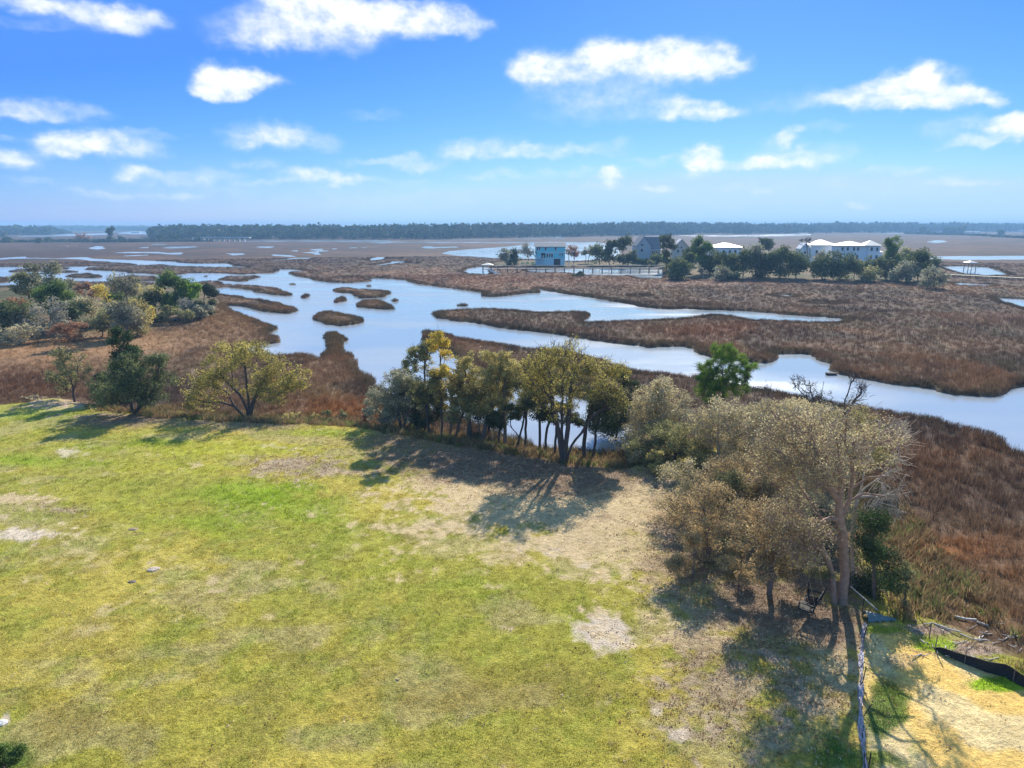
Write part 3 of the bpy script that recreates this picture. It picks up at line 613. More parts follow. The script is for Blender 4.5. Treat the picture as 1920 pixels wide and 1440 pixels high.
def scatter(name, pts, col, scale, protos, label, cat, tall=None):
    n = len(pts)
    me = bpy.data.meshes.new(name); me.vertices.add(n); me.vertices.foreach_set('co', np.ascontiguousarray(pts, np.float32).ravel())
    a = me.attributes.new('tuft_color', 'FLOAT_COLOR', 'POINT'); d = np.ones((n, 4), np.float32); d[:, :3] = col; a.data.foreach_set('color', d.ravel())
    a = me.attributes.new('tuft_scale', 'FLOAT', 'POINT'); a.data.foreach_set('value', np.ascontiguousarray(scale, np.float32))
    tall = scale if tall is None else tall
    a = me.attributes.new('tuft_tall', 'FLOAT', 'POINT'); a.data.foreach_set('value', np.ascontiguousarray(tall, np.float32))
    a = me.attributes.new('tuft_yaw', 'FLOAT', 'POINT'); a.data.foreach_set('value', RNG.uniform(0, 6.28, n).astype(np.float32))
    a = me.attributes.new('tuft_pick', 'INT', 'POINT'); a.data.foreach_set('value', RNG.integers(0, len(protos), n).astype(np.int32))
    o = link(name, me); tag(o, label, cat, kind='stuff')
    ng = bpy.data.node_groups.new(name, 'GeometryNodeTree')
    ng.interface.new_socket('Geometry', in_out='INPUT', socket_type='NodeSocketGeometry'); ng.interface.new_socket('Geometry', in_out='OUTPUT', socket_type='NodeSocketGeometry')
    N, L = ng.nodes, ng.links
    gi = N.new('NodeGroupInput'); go = N.new('NodeGroupOutput'); ip = N.new('GeometryNodeInstanceOnPoints'); ip.inputs['Pick Instance'].default_value = True
    g2i = N.new('GeometryNodeJoinGeometry')
    for p in reversed(protos):
        oi = N.new('GeometryNodeObjectInfo'); oi.inputs['Object'].default_value = p; oi.inputs['As Instance'].default_value = True
        L.new(oi.outputs['Geometry'], g2i.inputs[0])
    def attr(nm, t):
        q = N.new('GeometryNodeInputNamedAttribute'); q.data_type = t; q.inputs['Name'].default_value = nm; return q.outputs['Attribute']
    L.new(gi.outputs[0], ip.inputs['Points']); L.new(g2i.outputs[0], ip.inputs['Instance'])
    L.new(attr('tuft_pick', 'INT'), ip.inputs['Instance Index'])
    cx = N.new('ShaderNodeCombineXYZ'); L.new(attr('tuft_yaw', 'FLOAT'), cx.inputs[2])
    L.new(cx.outputs[0], ip.inputs['Rotation']); cs = N.new('ShaderNodeCombineXYZ'); sc_a = attr('tuft_scale', 'FLOAT'); L.new(sc_a, cs.inputs[0]); L.new(sc_a, cs.inputs[1]); L.new(attr('tuft_tall', 'FLOAT'), cs.inputs[2]); L.new(cs.outputs[0], ip.inputs['Scale'])
    L.new(ip.outputs[0], go.inputs[0])
    md = o.modifiers.new('scatter', 'NODES'); md.node_group = ng
    return o
def sample_ring(r0, r1, dens, amax=42):
    A = np.radians(2 * amax) * .5 * (r1 * r1 - r0 * r0); n = int(A * dens)
    r = np.sqrt(RNG.uniform(r0 * r0, r1 * r1, n)); a = np.radians(RNG.uniform(-amax, amax, n))
    return r * np.sin(a), r * np.cos(a)
def reeds():
    P, Cc, Sc, Ta = [], [], [], []
    for (r0, r1, dens, sca, sh) in ((25,60,7,.9,0),(60,110,4.5,1,0),(110,170,2.2,1.1,0),(170,260,1.0,1.35,0),(260,420,.28,2.0,0),(60,200,7,1.05,1),(200,420,2.2,1.35,1)):
        X, Y = sample_ring(r0, r1, dens)
        s = lookup(X, Y, S); sl = lookup(X, Y, SL); um = lookup(X, Y, upm)
        m = (s > .25) & (sl > .6) & (um < .5)
        if sh: m &= s < 2.2
        X, Y, s, sl = X[m], Y[m], s[m], sl[m]
        z = lookup(X, Y, GZ); c = lookup(X, Y, GC)
        low = fbm(X * .09, Y * .06, 91)
        zone = np.where(sh, .72, .45 + .5 * low)
        px, py = to_px(X, Y, z)
        shortm = G(px, py, 120, 655, 330, 40)      # the trampled straw flat on the left stays short
        k = sca * zone * RNG.uniform(.7, 1.25, len(X)) * (1 - .55 * np.clip(shortm * 1.2, 0, 1)) * (0.55 + .45 * sstep(.6, 5, sl))
        P.append(np.stack([X, Y, z], 1)); Cc.append(c * RNG.uniform(.75 if r1 < 200 else .9, 1.5 if r1 < 200 else 1.25, len(X))[:, None] * .97); Sc.append(k); Ta.append(k / sca * min(sca, 1.0) * (1.0 if r1 < 200 else .8))
    protos = [tuft('reed_tuft', 16, .85, .42, .035, .35, seed=1), tuft('reed_tuft', 14, .75, .5, .04, .6, seed=2), tuft('reed_tuft', 18, .7, .45, .035, .45, seed=3), tuft('reed_tuft', 10, 1.0, .35, .03, .3, seed=4)]
    scatter('marsh_grass', np.vstack(P), np.vstack(Cc), np.concatenate(Sc), protos, 'brown dormant cordgrass covering the tidal marsh', 'marsh grass', np.concatenate(Ta))
    # fine short grass of the lawn
    P, Cc, Sc = [], [], []
    for (r0, r1, dens, sca) in ((17,30,34,1),(30,45,20,1.15),(45,75,9,1.5)):
        X, Y = sample_ring(r0, r1, dens)
        sl = lookup(X, Y, SL); m = sl < .4; X, Y = X[m], Y[m]
        z = lookup(X, Y, GZ); c = lookup(X, Y, GC)
        bare = (c[:, 0] > .44) & (c[:, 1] > .36)
        keep = ~bare | (RNG.uniform(0, 1, len(X)) < .12)
        green = np.clip(c[:, 1] / c[:, 0] - .75, 0, 1)
        X, Y, z, c, green = X[keep], Y[keep], z[keep], c[keep], green[keep]
        k = sca * RNG.uniform(.5, 1.2, len(X)) * (.6 + .7 * green)
        P.append(np.stack([X, Y, z], 1)); Cc.append(c * RNG.uniform(.55, 1.75, len(X))[:, None]); Sc.append(k * 1.2)
    protos = [tuft('lawn_tuft', 14, .075, .17, .016, 1.2, seed=5), tuft('lawn_tuft', 12, .09, .2, .018, 1.5, seed=6), tuft('lawn_tuft', 16, .06, .15, .016, 1.0, seed=7)]
    scatter('lawn_blades', np.vstack(P), np.vstack(Cc), np.concatenate(Sc), protos, 'short patchy green and straw coloured grass of the open lawn', 'grass')
    # rank weeds along the bank
    X, Y = sample_ring(24, 75, 6.5)
    sl = lookup(X, Y, SL); s = lookup(X, Y, S); m = (sl > -.6) & (sl < 4.2) & (s > .2)
    X, Y, sl = X[m], Y[m], sl[m]
    z = lookup(X, Y, GZ); px, py = to_px(X, Y, z)
    k_ = (RNG.uniform(0, 1, len(X)) > 1.3 * np.maximum(G(px, py, 1800, 1190, 110, 34), G(px, py, 1900, 1225, 90, 30))); X, Y, z, px, py = X[k_], Y[k_], z[k_], px[k_], py[k_]
    base = np.where((RNG.uniform(0, 1, len(X)) < .28)[:, None], C(.17, .19, .06), C(.29, .20, .10))
    scatter('bank_weeds', np.stack([X, Y, z], 1), base * RNG.uniform(.7, 1.3, len(X))[:, None], RNG.uniform(.35, 1.15, len(X)),
            [tuft('weed_tuft', 22, .7, .4, .05, .8, seed=8), tuft('weed_tuft', 20, .55, .45, .05, 1.1, seed=9)], 'rank green and straw weeds along the bank between lawn and marsh', 'weeds')
reeds()

# ------------------------------------------------------------------ trees
def tubes(P0, P1, R0, R1, n):
    d = P1 - P0; ln = np.linalg.norm(d, axis=1, keepdims=True); ln[ln < 1e-6] = 1e-6; d = d / ln
    ref = np.where(np.abs(d[:, 2:3]) < .9, np.array([[0, 0, 1.]]), np.array([[1., 0, 0]]))
    u = np.cross(d, ref); u /= np.linalg.norm(u, axis=1, keepdims=True); v = np.cross(d, u)
    t = np.arange(n) * 2 * np.pi / n
    ring = u[:, None, :] * np.cos(t)[None, :, None] + v[:, None, :] * np.sin(t)[None, :, None]
    A = P0[:, None, :] - d[:, None, :] * (R0 * .3)[:, None, None] + ring * R0[:, None, None]
    B = P1[:, None, :] + d[:, None, :] * (R1 * .3)[:, None, None] + ring * R1[:, None, None]
    V = np.concatenate([A, B], 1).reshape(-1, 3)
    k = (np.arange(len(P0)) * 2 * n)[:, None]; i = np.arange(n); j = (i + 1) % n
    Fq = np.stack([k + i, k + j, k + n + j, k + n + i], 2).reshape(-1, 4)
    return V, Fq
def grow(trunks, tips, step, g, wiggle=.12, forkz=0.0):
    stem = {}
    cap = 40000; pos = np.zeros((cap, 3)); par = np.full(cap, -1, int); plen = np.zeros(cap); dirs = np.zeros((cap, 3)); ok = np.zeros(cap, bool); n = 0
    trunk_end = []
    for tr in trunks:
        pts = [np.array(p, float) for p in tr]; prev = -1
        if n and pts[0][2] > .3:      # a limb that leaves an earlier stem
            prev = int(np.argmin(np.linalg.norm(pos[:n] - pts[0], axis=1))); pts[0] = pos[prev].copy()
        for k in range(len(pts) - 1):
            m = max(1, int(np.ceil(np.linalg.norm(pts[k + 1] - pts[k]) / step)))
            for q in range(0 if prev < 0 else 1, m + 1):
                p = pts[k] + (pts[k + 1] - pts[k]) * q / m
                if 0 < q < m or k > 0: p = p + g.normal(0, .035 * step, 3)
                pos[n] = p; par[n] = prev
                if prev >= 0:
                    dd = p - pos[prev]; plen[n] = plen[prev] + np.linalg.norm(dd); dirs[n] = dd / (np.linalg.norm(dd) + 1e-9)
                else: dirs[n] = (0, 0, 1)
                ok[n] = p[2] > forkz
                stem[n] = (trunks.index(tr), (k + q / m) / max(1, len(pts) - 1)); prev = n; n += 1
    T0 = pos[:n].copy()
    dt = np.array([np.min(np.linalg.norm(T0 - t, axis=1)) for t in tips])
    for t in tips[np.argsort(dt)]:
        dv = t - pos[:n]; d = np.linalg.norm(dv, axis=1) + 1e-6
        cosang = (dv * dirs[:n]).sum(1) / d
        cost = d * (1.25 - .35 * cosang) + .22 * plen[:n] + np.where(dv[:, 2] < -.3 * d, .4 * d, 0) + np.where(ok[:n], 0, 1e6)
        j = int(np.argmin(cost)); dj = d[j]; m = max(1, int(np.ceil(dj / step)))
        if n + m >= cap: break
        c = pos[j] + dirs[j] * dj * .38 + (t - pos[j]) * .25 + g.normal(0, wiggle * dj, 3) * .6
        prev = j
        for q in range(1, m + 1):
            s = q / m; p = (1 - s) ** 2 * pos[j] + 2 * s * (1 - s) * c + s * s * t
            if q < m: p = p + g.normal(0, wiggle * step * .6, 3)
            pos[n] = p; par[n] = prev; dd = p - pos[prev]; L = np.linalg.norm(dd) + 1e-9
            plen[n] = plen[prev] + L; dirs[n] = dd / L; ok[n] = True; prev = n; n += 1
    cnt = np.zeros(n); haschild = np.zeros(n, bool); haschild[par[:n][par[:n] >= 0]] = True
    cnt[~haschild] = 1
    for i in range(n - 1, -1, -1):
        if par[i] >= 0: cnt[par[i]] += cnt[i]
    return pos[:n], par[:n], cnt, stem
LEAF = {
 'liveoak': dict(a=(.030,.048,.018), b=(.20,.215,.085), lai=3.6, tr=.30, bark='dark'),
 'darkoak': dict(a=(.035,.045,.020), b=(.130,.140,.060), lai=3.4, tr=.28, bark='dark'),
 'willow':  dict(a=(.17,.15,.03), b=(.52,.43,.12), lai=1.15, tr=.45, bark='dark'),
 'yellow':  dict(a=(.34,.26,.045), b=(.64,.50,.09), lai=1.2, tr=.45, bark='dark'),
 'gold':    dict(a=(.15,.135,.05), b=(.54,.45,.17), lai=2.0, tr=.45, bark='mid'),
 'tan':     dict(a=(.20,.17,.09), b=(.60,.51,.29), lai=1.5, tr=.45, bark='pale'),
 'brown':   dict(a=(.19,.14,.07), b=(.60,.45,.23), lai=2.2, tr=.40, bark='mid'),
 'rust':    dict(a=(.20,.10,.05), b=(.40,.22,.12), lai=1.8, tr=.35, bark='mid'),
 'sage':    dict(a=(.10,.10,.06), b=(.42,.40,.27), lai=2.2, tr=.35, bark='mid'),
 'grey':    dict(a=(.16,.145,.11), b=(.32,.30,.23), lai=1.3, tr=.3, bark='pale'),
 'cedar':   dict(a=(.016,.030,.012), b=(.095,.145,.040), lai=4.2, tr=.2, bark='mid'),
 'pine':    dict(a=(.025,.075,.015), b=(.28,.38,.05), lai=2.2, tr=.3, bark='mid'),
 'green':   dict(a=(.05,.085,.02), b=(.17,.23,.05), lai=3.2, tr=.35, bark='dark'),
 'lime':    dict(a=(.10,.18,.02), b=(.32,.46,.05), lai=2.8, tr=.42, bark='dark'),
 'olive':   dict(a=(.10,.10,.045), b=(.38,.35,.15), lai=2.6, tr=.36, bark='dark'),
 'bare':    dict(a=(.2,.2,.2), b=(.2,.2,.2), lai=0, tr=0, bark='pale'),
 'baredark':dict(a=(.2,.2,.2), b=(.2,.2,.2), lai=0, tr=0, bark='dark'),
}
BARK = {'dark': M_barkdark, 'mid': M_bark, 'pale': M_barkpale, 'red': M_barkred}
CROWNPAD = 2.1
TREE_N = [0]
def leaves(cent, sig, n, size, g, rndc, narrow=.55, squash=.75):
    k = g.integers(0, len(cent), n)
    off = g.normal(0, 1, (n, 3)); off /= np.maximum(1, np.linalg.norm(off, axis=1, keepdims=True) / 2.0)
    p = cent[k] + off * sig * np.array([1, 1, squash])
    nr = g.normal(0, 1, (n, 3)) + np.array([0, 0, .7]); nr /= np.linalg.norm(nr, axis=1, keepdims=True)
    u = np.cross(nr, g.normal(0, 1, (n, 3))); u /= np.linalg.norm(u, axis=1, keepdims=True) + 1e-9; v = np.cross(nr, u)
    s = (size * g.uniform(.6, 1.35, n))[:, None]
    V = np.stack([p - u * s * .5, p - v * s * narrow * .5, p + u * s * .5, p + v * s * narrow * .5], 1).reshape(-1, 3)
    Fq = np.arange(n * 4).reshape(n, 4)
    rnd = np.clip(rndc[k] * .55 + g.uniform(0, 1, n) * .45, 0, 1)
    return V, Fq, rnd
def tree(name, label, base, lobes, kind='liveoak', trunks=None, rbase=None, ntips=None, twig=1.0, leafmul=1.0, forkz=None, group=None, cat='tree', bark=None, leafsize=None, twiglen=None, taper=.60, stemr=None):
    """base xyz; lobes: (x,y,z,rx,ry,rz,weight) in metres relative to the base"""
    TREE_N[0] += 1; g = np.random.default_rng(1000 + TREE_N[0])
    K = LEAF[kind]; base = np.array(base, float)
    dist = math.hypot(base[0], base[1]); far = dist > 130
    px = dist / 683.0
    H = max(l[2] + l[5] for l in lobes); ar = sum(math.pi * l[3] * l[5] for l in lobes)
    if trunks is None:
        L0 = lobes[0]; trunks = [[(0, 0, -.15), (L0[0] * .25 + g.normal(0, .04) * H, L0[1] * .2, max(.25, (L0[2] - L0[5]) * .9 + .2)), (L0[0], L0[1], L0[2] + L0[5] * .35)]]
    if ntips is None: ntips = int(np.clip(ar * (1.6 if far else 9), 24, 80 if far else 620))
    w = np.array([l[6] * l[3] * l[5] for l in lobes]); w /= w.sum()
    tips = []; cl_r = []
    for l, ww in zip(lobes, w):
        m = max(3, int(ntips * ww)); kcl = max(4, int(m / (4 if far else (2.5 if kind == 'pine' else 9))))
        dv = g.normal(0, 1, (kcl, 3)); dv /= np.linalg.norm(dv, axis=1, keepdims=True); rr_ = g.uniform(.2, 1.0, (kcl, 1)) ** .6 * .95
        cc = dv * rr_; kk_ = g.integers(0, kcl, m)
        off = g.normal(0, 1, (m, 3)) * (.24 if kind in ('gold', 'olive', 'willow', 'tan', 'sage') and not far else .15)
        q = cc[kk_] + off; nn = np.linalg.norm(q, axis=1, keepdims=True); q = q / np.maximum(1, nn / 1.06)
        tips.append(q * np.array([l[3], l[4], l[5]]) + np.array([l[0], l[1], l[2]]))
        r0 = g.uniform(0, 1, kcl); cl_r.append(r0[kk_])
    tips = np.vstack(tips); cl_r = np.concatenate(cl_r)
    tips[:, 2] = np.maximum(tips[:, 2], .15)
    step = .9 * (2.2 if far else 1) * max(.5, min(1.2, H / 8))
    fz = .12 * H if forkz is None else forkz
    pos, par, cnt, stem = grow(trunks, tips, step, g, forkz=fz)
    rb = (rbase or H * .028) * .62
    rad = np.maximum(rb * (cnt / cnt.max()) ** taper, .012 + px * .08)
    if stemr:
        for i_, (ti, fr) in stem.items():
            if ti < len(stemr) and stemr[ti]: rad[i_] = max(rad[i_], stemr[ti] * (1 - .45 * fr))
    seg = np.where(par >= 0)[0]
    P0, P1 = pos[par[seg]], pos[seg]; R1 = rad[seg]; R0 = np.minimum(rad[par[seg]], R1 * 1.5)
    tipmask = cnt[seg] <= 1.01
    Vs, Fs, off = [], [], 0
    for m, sides in ((R1 > rb * .35, 8 if not far else 5), (R1 <= rb * .35, 4 if not far else 3)):
        if m.any():
            V, Fq = tubes(P0[m], P1[m], R0[m], R1[m], sides); 
            Vs.append(V); Fs.append(Fq + off); off += len(V)
    # fine twigs
    nt_ = int(len(tips) * (5 if K['lai'] == 0 else 2.2) * twig * (0 if (far and K['lai']) else 1))
    crown_c = np.array([lobes[0][0], lobes[0][1], lobes[0][2] - lobes[0][5] * .6])
    if nt_:
        src = g.integers(0, len(tips), nt_); a = tips[src] + g.normal(0, .12, (nt_, 3))
        d = a - crown_c; d /= np.linalg.norm(d, axis=1, keepdims=True) + 1e-9; d = d + g.normal(0, .55, (nt_, 3)); d /= np.linalg.norm(d, axis=1, keepdims=True)
        tl = (twiglen or .055 * H) * g.uniform(.4, 1.3, (nt_, 1)); mid = a + d * tl * .5; d2 = d + g.normal(0, .35, (nt_, 3)); e = mid + d2 * tl * .5
        tr = np.full(nt_, .008 + px * .09)
        for (A, B, ra, rb_) in ((a, mid, tr, tr * .8), (mid, e, tr * .8, tr * .45)):
            V, Fq = tubes(A, B, ra, rb_, 3); Vs.append(V); Fs.append(Fq + off); off += len(V)
    root = empty(name, base); tag(root, label, cat, group)
    tm = link('limbs', np_mesh('trunk', np.vstack(Vs), np.vstack(Fs), 4, bark or BARK[K['bark']], None, True), root); tag(tm, kind='stuff')
    if K['lai'] > 0:
        size = leafsize or max(.085, px * (1.75 if not far else 2.0))
        n = int(min(16500 if kind != 'tan' else 21000, ar * CROWNPAD * K['lai'] * leafmul / (size * size * .3)))
        sg = np.sqrt(ar / max(1, len(lobes)) / math.pi) * (.20 if kind == 'cedar' else .115 if not far else .20)
        if kind == 'pine' and not far:
            # needle brushes at the twig ends
            m = 60; nT = len(tips); c = np.repeat(tips, m, 0); d = g.normal(0, 1, (nT * m, 3)); d[:, 2] += .45; d /= np.linalg.norm(d, axis=1, keepdims=True)
            u = np.cross(d, g.normal(0, 1, d.shape)); u /= np.linalg.norm(u, axis=1, keepdims=True)
            ln = g.uniform(.2, .42, (nT * m, 1)); wd = .022
            V = np.stack([c - u * wd * .5, c + u * wd * .5, c + d * ln + u * wd * .4, c + d * ln - u * wd * .4], 1).reshape(-1, 3)
            Fq = np.arange(nT * m * 4).reshape(-1, 4); rnd = np.clip(np.repeat(cl_r, m) * .5 + g.uniform(0, .5, nT * m), 0, 1)
        else:
            V, Fq, rnd = leaves(tips, sg, n, size, g, cl_r)
            V[:, 2] = np.maximum(V[:, 2], .02)
        me = np_mesh('crown', V, Fq, 4, leaf_mat(K['a'], K['b'], K['tr']), [('rnd', 'FLOAT', 'FACE', rnd)])
        link('crown', me, root)
    return root
def ptree(name, label, base_px, boxes, kind='liveoak', stems=None, dy=0.0, cat='tree', z0=None, **kw):
    """a tree placed from where its foot stands; boxes are the outlines of its crown masses at the tree's distance"""
    bx_, by_ = base_px
    bx, by, bz = on_ground(*base_px)
    if z0 is not None: bz = z0
    B = np.array((bx, by, bz)); lobes = []
    depth = by * CP - (bz - CAMZ) * SP; sc_ = depth / F
    el_ = math.atan2(CAMZ - bz, by)
    for b in boxes:
        x0, y0, x1, y1 = b[:4]; w = b[4] if len(b) > 4 else 1.0; od = b[5] if len(b) > 5 else 0.0
        c = np.array(at((x0 + x1) / 2, (y0 + y1) / 2, by + dy + od)); rx = (x1 - x0) / 2 * sc_; ry = rx * .85
        h = (y1 - y0) / 2 * sc_
        rz = math.sqrt(max(h * h - (ry * math.sin(el_)) ** 2, (.74 * h) ** 2)) / math.cos(el_)
        c = c - B
        lobes.append((c[0], c[1], max(c[2], rz * .9 if cat != 'shrub' else .5 * rz), rx, ry, rz, w))
    trunks = None
    if stems:
        trunks = []
        for st in stems:
            pts = [(np.array(at(p[0], p[1], by + (p[2] if len(p) > 2 else 0))) - B) for p in st]; pts[0][2] = -.15 if abs(st[0][0] - bx_) + abs(st[0][1] - by_) < 14 else pts[0][2]
            trunks.append([tuple(p) for p in pts])
    return tree(name, label, B, lobes, kind, trunks, **kw)

# -- left group on the bank
ptree('small_tree', 'small thin leaning tree with sparse olive leaves, alone at the left end of the bank', (140,754), [(92,655,162,725,1),(78,690,125,738,.7)], 'olive', [[(140,754),(136,720),(122,690),(112,668)],[(138,735),(146,700),(143,665)]], leafmul=.45, rbase=.2, ntips=170, twig=2.0)
ptree('live_oak', 'round dark green live oak, second tree from the left on the bank', (250,776), [(172,680,335,762,1),(215,652,315,705,.9),(168,700,235,765,.6)], 'liveoak', [[(250,776),(246,752),(240,725),(238,700)],[(253,770),(268,750),(290,735),(305,720)]], rbase=.32, leafmul=1.15)
ptree('red_cedar', 'dark pointed cedar rising behind the round live oak', (228,752), [(190,672,262,750,1),(200,640,252,690,.9),(206,612,240,655,.8)], 'cedar', [[(228,752),(226,700),(222,618)]], rbase=.16)
ptree('willow_oak', 'broad yellow green oak with visible spreading limbs, just right of the round live oak', (467,784), [(385,642,520,720,1),(345,690,440,770,.9),(490,680,582,765,1),(440,700,530,765,.6)], 'willow', [[(467,784),(462,765),(450,740),(425,715),(405,690)],[(469,782),(474,755),(488,725),(505,695)],[(468,784),(466,755),(462,715),(458,680)],[(466,778),(440,762),(425,757)]], rbase=.30, ntips=420, twig=1.6)
# -- the clump in the middle
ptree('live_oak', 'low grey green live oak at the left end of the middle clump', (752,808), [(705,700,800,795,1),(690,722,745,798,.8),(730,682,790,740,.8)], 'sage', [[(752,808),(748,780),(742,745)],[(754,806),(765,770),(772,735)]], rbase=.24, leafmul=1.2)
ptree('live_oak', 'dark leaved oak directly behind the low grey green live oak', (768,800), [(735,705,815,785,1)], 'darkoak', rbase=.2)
ptree('pine_tree', 'slender tree with dark green tufted top left of the yellow topped one', (806,820), [(755,655,812,705,1),(778,638,832,680,.9),(790,700,840,760,.6),(765,690,828,770,1)], 'olive', [[(806,820),(800,770),(797,720),(796,660)]], rbase=.19, leafmul=1.1, forkz=2.5)
ptree('slim_tree', 'tallest slender tree of the middle clump with a bright yellow top', (828,824), [(798,622,852,668,1),(805,650,872,715,.6)], 'yellow', [[(828,824),(827,760),(826,700),(826,640)]], rbase=.13, leafmul=1.0, forkz=4.5)
ptree('oak_tree', 'short crooked oak with forked trunk right of the slim yellow topped tree', (856,818), [(822,705,905,778,1),(835,685,880,720,.6)], 'gold', [[(856,818),(860,795),(852,775),(845,755)],[(860,797),(868,775),(872,750)]], rbase=.22, leafmul=1.1)
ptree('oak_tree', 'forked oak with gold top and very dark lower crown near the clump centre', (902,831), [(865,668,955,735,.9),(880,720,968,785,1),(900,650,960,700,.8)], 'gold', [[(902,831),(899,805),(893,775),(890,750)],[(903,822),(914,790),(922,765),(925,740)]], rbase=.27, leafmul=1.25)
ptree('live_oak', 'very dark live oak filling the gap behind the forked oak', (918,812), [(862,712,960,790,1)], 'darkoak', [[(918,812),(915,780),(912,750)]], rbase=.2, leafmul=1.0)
ptree('leaning_tree', 'small tree leaning right with a few leaves, in front of the pond', (966,846), [(944,755,1012,800,.8),(965,735,1020,775,.8)], 'darkoak', [[(966,846),(974,820),(981,795),(984,775)],[(973,820),(960,803),(948,793)]], rbase=.15, leafmul=.5)
ptree('oak_tree', 'straight dark trunked oak left of the big many stemmed oak', (1011,848), [(965,665,1040,735,1),(975,725,1030,765,.7)], 'willow', [[(1011,848),(1012,800),(1010,765),(1006,720)]], rbase=.17)
ptree('oak_tree', 'curved trunk oak touching the straight dark trunked oak', (1020,850), [(990,700,1070,765,1)], 'olive', [[(1020,850),(1024,815),(1030,790),(1036,755)]], rbase=.16, leafmul=.8)
ptree('willow_oak', 'largest yellow green oak of the middle clump, with several stems and feathery crown', (1056,870), [(985,650,1110,735,1.1),(1040,668,1170,745,1),(965,690,1050,750,.7),(1030,632,1100,680,.3),(1000,730,1100,790,.5),(1100,720,1175,790,.5)], 'willow', [[(1054,870),(1050,830),(1043,795),(1035,750),(1030,700)],[(1058,872),(1062,825),(1066,780),(1072,720),(1080,680)],[(1060,868),(1072,835),(1088,812),(1110,780)],[(1056,840),(1054,790),(1055,730),(1058,690)]], rbase=.34, ntips=520, twig=1.8, leafmul=1.1)
ptree('live_oak', 'dense dark green straight trunked oak at the right end of the middle clump', (1094,866), [(1085,735,1185,805,1),(1120,700,1195,770,.9),(1060,770,1130,820,.7)], 'darkoak', [[(1094,866),(1095,830),(1098,800),(1110,760)]], rbase=.24, leafmul=1.2)
ptree('red_cedar', 'dark cedar with ragged spiky edge behind the right end of the middle clump', (1150,838), [(1110,715,1198,815,1)], 'cedar', rbase=.15, leafmul=.8)
# -- right hand mass of trees
ptree('wax_myrtle', 'pale feathery grey green thicket tree left of the pine', (1235,850), [(1165,725,1290,810,1),(1150,775,1250,850,.9),(1215,705,1300,770,.8)], 'tan', rbase=.14, ntips=420, twig=2.0, leafmul=1.2)
ptree('live_oak', 'dark low oak under the pale thicket at the pond end', (1270,872), [(1200,790,1330,880,1),(1175,820,1250,868,.5)], 'olive', rbase=.2, leafmul=1.1)
ptree('scrub', 'yellowish low bush at the edge of the leaf litter by the pond', (1240,888), [(1205,845,1285,892,1)], 'gold', cat='shrub', rbase=.06)
ptree('pine_tree', 'bright green young pine standing above the brown thicket', (1352,830), [(1325,646,1392,690,1),(1302,668,1352,722,.8),(1303,705,1360,755,1),(1368,668,1425,718,.6),(1340,690,1405,745,.7)], 'pine', [[(1352,830),(1354,780),(1356,720),(1352,658)]], rbase=.17, ntips=360, forkz=4.0)
ptree('oak_tree', 'pale twiggy oak below the young pine', (1345,880), [(1290,745,1400,830,1),(1310,800,1420,880,.8)], 'tan', rbase=.2, ntips=420, twig=2.2, leafmul=.9)
ptree('bare_tree', 'thin bare dead tree just right of the young pine', (1420,868), [(1390,720,1450,800,1)], 'baredark', [[(1420,868),(1412,810),(1410,770),(1418,725)],[(1412,805),(1440,790),(1458,765)]], rbase=.13, ntips=46)
ptree('brown_oak', 'tan leaved oak in the middle of the brown thicket with glinting dry leaves', (1452,900), [(1390,755,1510,850,1),(1440,748,1570,815,.9),(1400,830,1500,905,.8)], 'tan', rbase=.26, ntips=420, twig=1.6, leafmul=1.5)
ptree('brown_oak', 'golden brown oak behind the thicket at the edge of the creek', (1520,850), [(1470,758,1600,830,1),(1560,762,1650,830,.7)], 'gold', rbase=.2, ntips=300, leafmul=.8, twig=1.5)
ptree('bare_tree', 'bare forked tree silhouetted against the creek, right of the pine', (1527,838), [(1478,700,1570,762,1)], 'baredark', [[(1527,838),(1526,790),(1528,765),(1505,738),(1490,722)],[(1527,768),(1540,745),(1545,715)],[(1527,768),(1520,735),(1518,712)],[(1529,772),(1550,762),(1562,745)]], rbase=.18, ntips=80, forkz=3)
ptree('bare_tree', 'bent bare trunk curving up to the creek, right of the bare forked tree', (1566,902), [(1568,705,1625,775,.7)], 'baredark', [[(1566,902),(1553,850),(1570,815),(1582,780),(1584,750),(1595,722)],[(1580,775),(1600,755),(1612,748)]], rbase=.18, ntips=42, forkz=4)
ptree('brown_oak', 'grey brown twiggy oak mass in the thicket behind the swing oak', (1545,985), [(1470,800,1620,900,1),(1500,870,1600,960,.6)], 'tan', rbase=.24, ntips=420, twig=2.0, leafmul=1.0)
ptree('brown_oak', 'orange brown leaved oak overhanging the lawn at the left of the thicket', (1330,1052), [(1240,905,1400,1010,1),(1270,990,1400,1070,.8)], 'brown', rbase=.22, ntips=330, leafmul=1.25, twig=1.2)
ptree('brown_oak', 'dark brown shaded oak between the orange brown oak and the swing oak', (1443,1112), [(1370,930,1510,1050,1),(1400,1010,1500,1095,.7)], 'brown', [[(1443,1112),(1446,1060),(1450,1010)]], rbase=.22, ntips=330, leafmul=1.1, twig=1.6)
ptree('brown_oak', 'tan oak crown above the dark shaded oak, full of pale dead twigs', (1400,985), [(1320,850,1470,950,1)], 'brown', rbase=.22, ntips=330, leafmul=1.0, twig=2.0)
ptree('red_cedar', 'dense dark green cedar right behind the twin trunks of the swing oak', (1640,1122), [(1590,1000,1692,1125,1),(1598,955,1672,1070,1),(1612,935,1655,1000,.5)], 'cedar', [[(1640,1122),(1638,1060),(1632,970)]], rbase=.16, leafmul=.9)
ptree('green_scrub', 'small yellow green bush at the right foot of the dark cedar', (1690,1140), [(1672,1062,1722,1140,1)], 'olive', cat='shrub', rbase=.05, leafmul=.6)
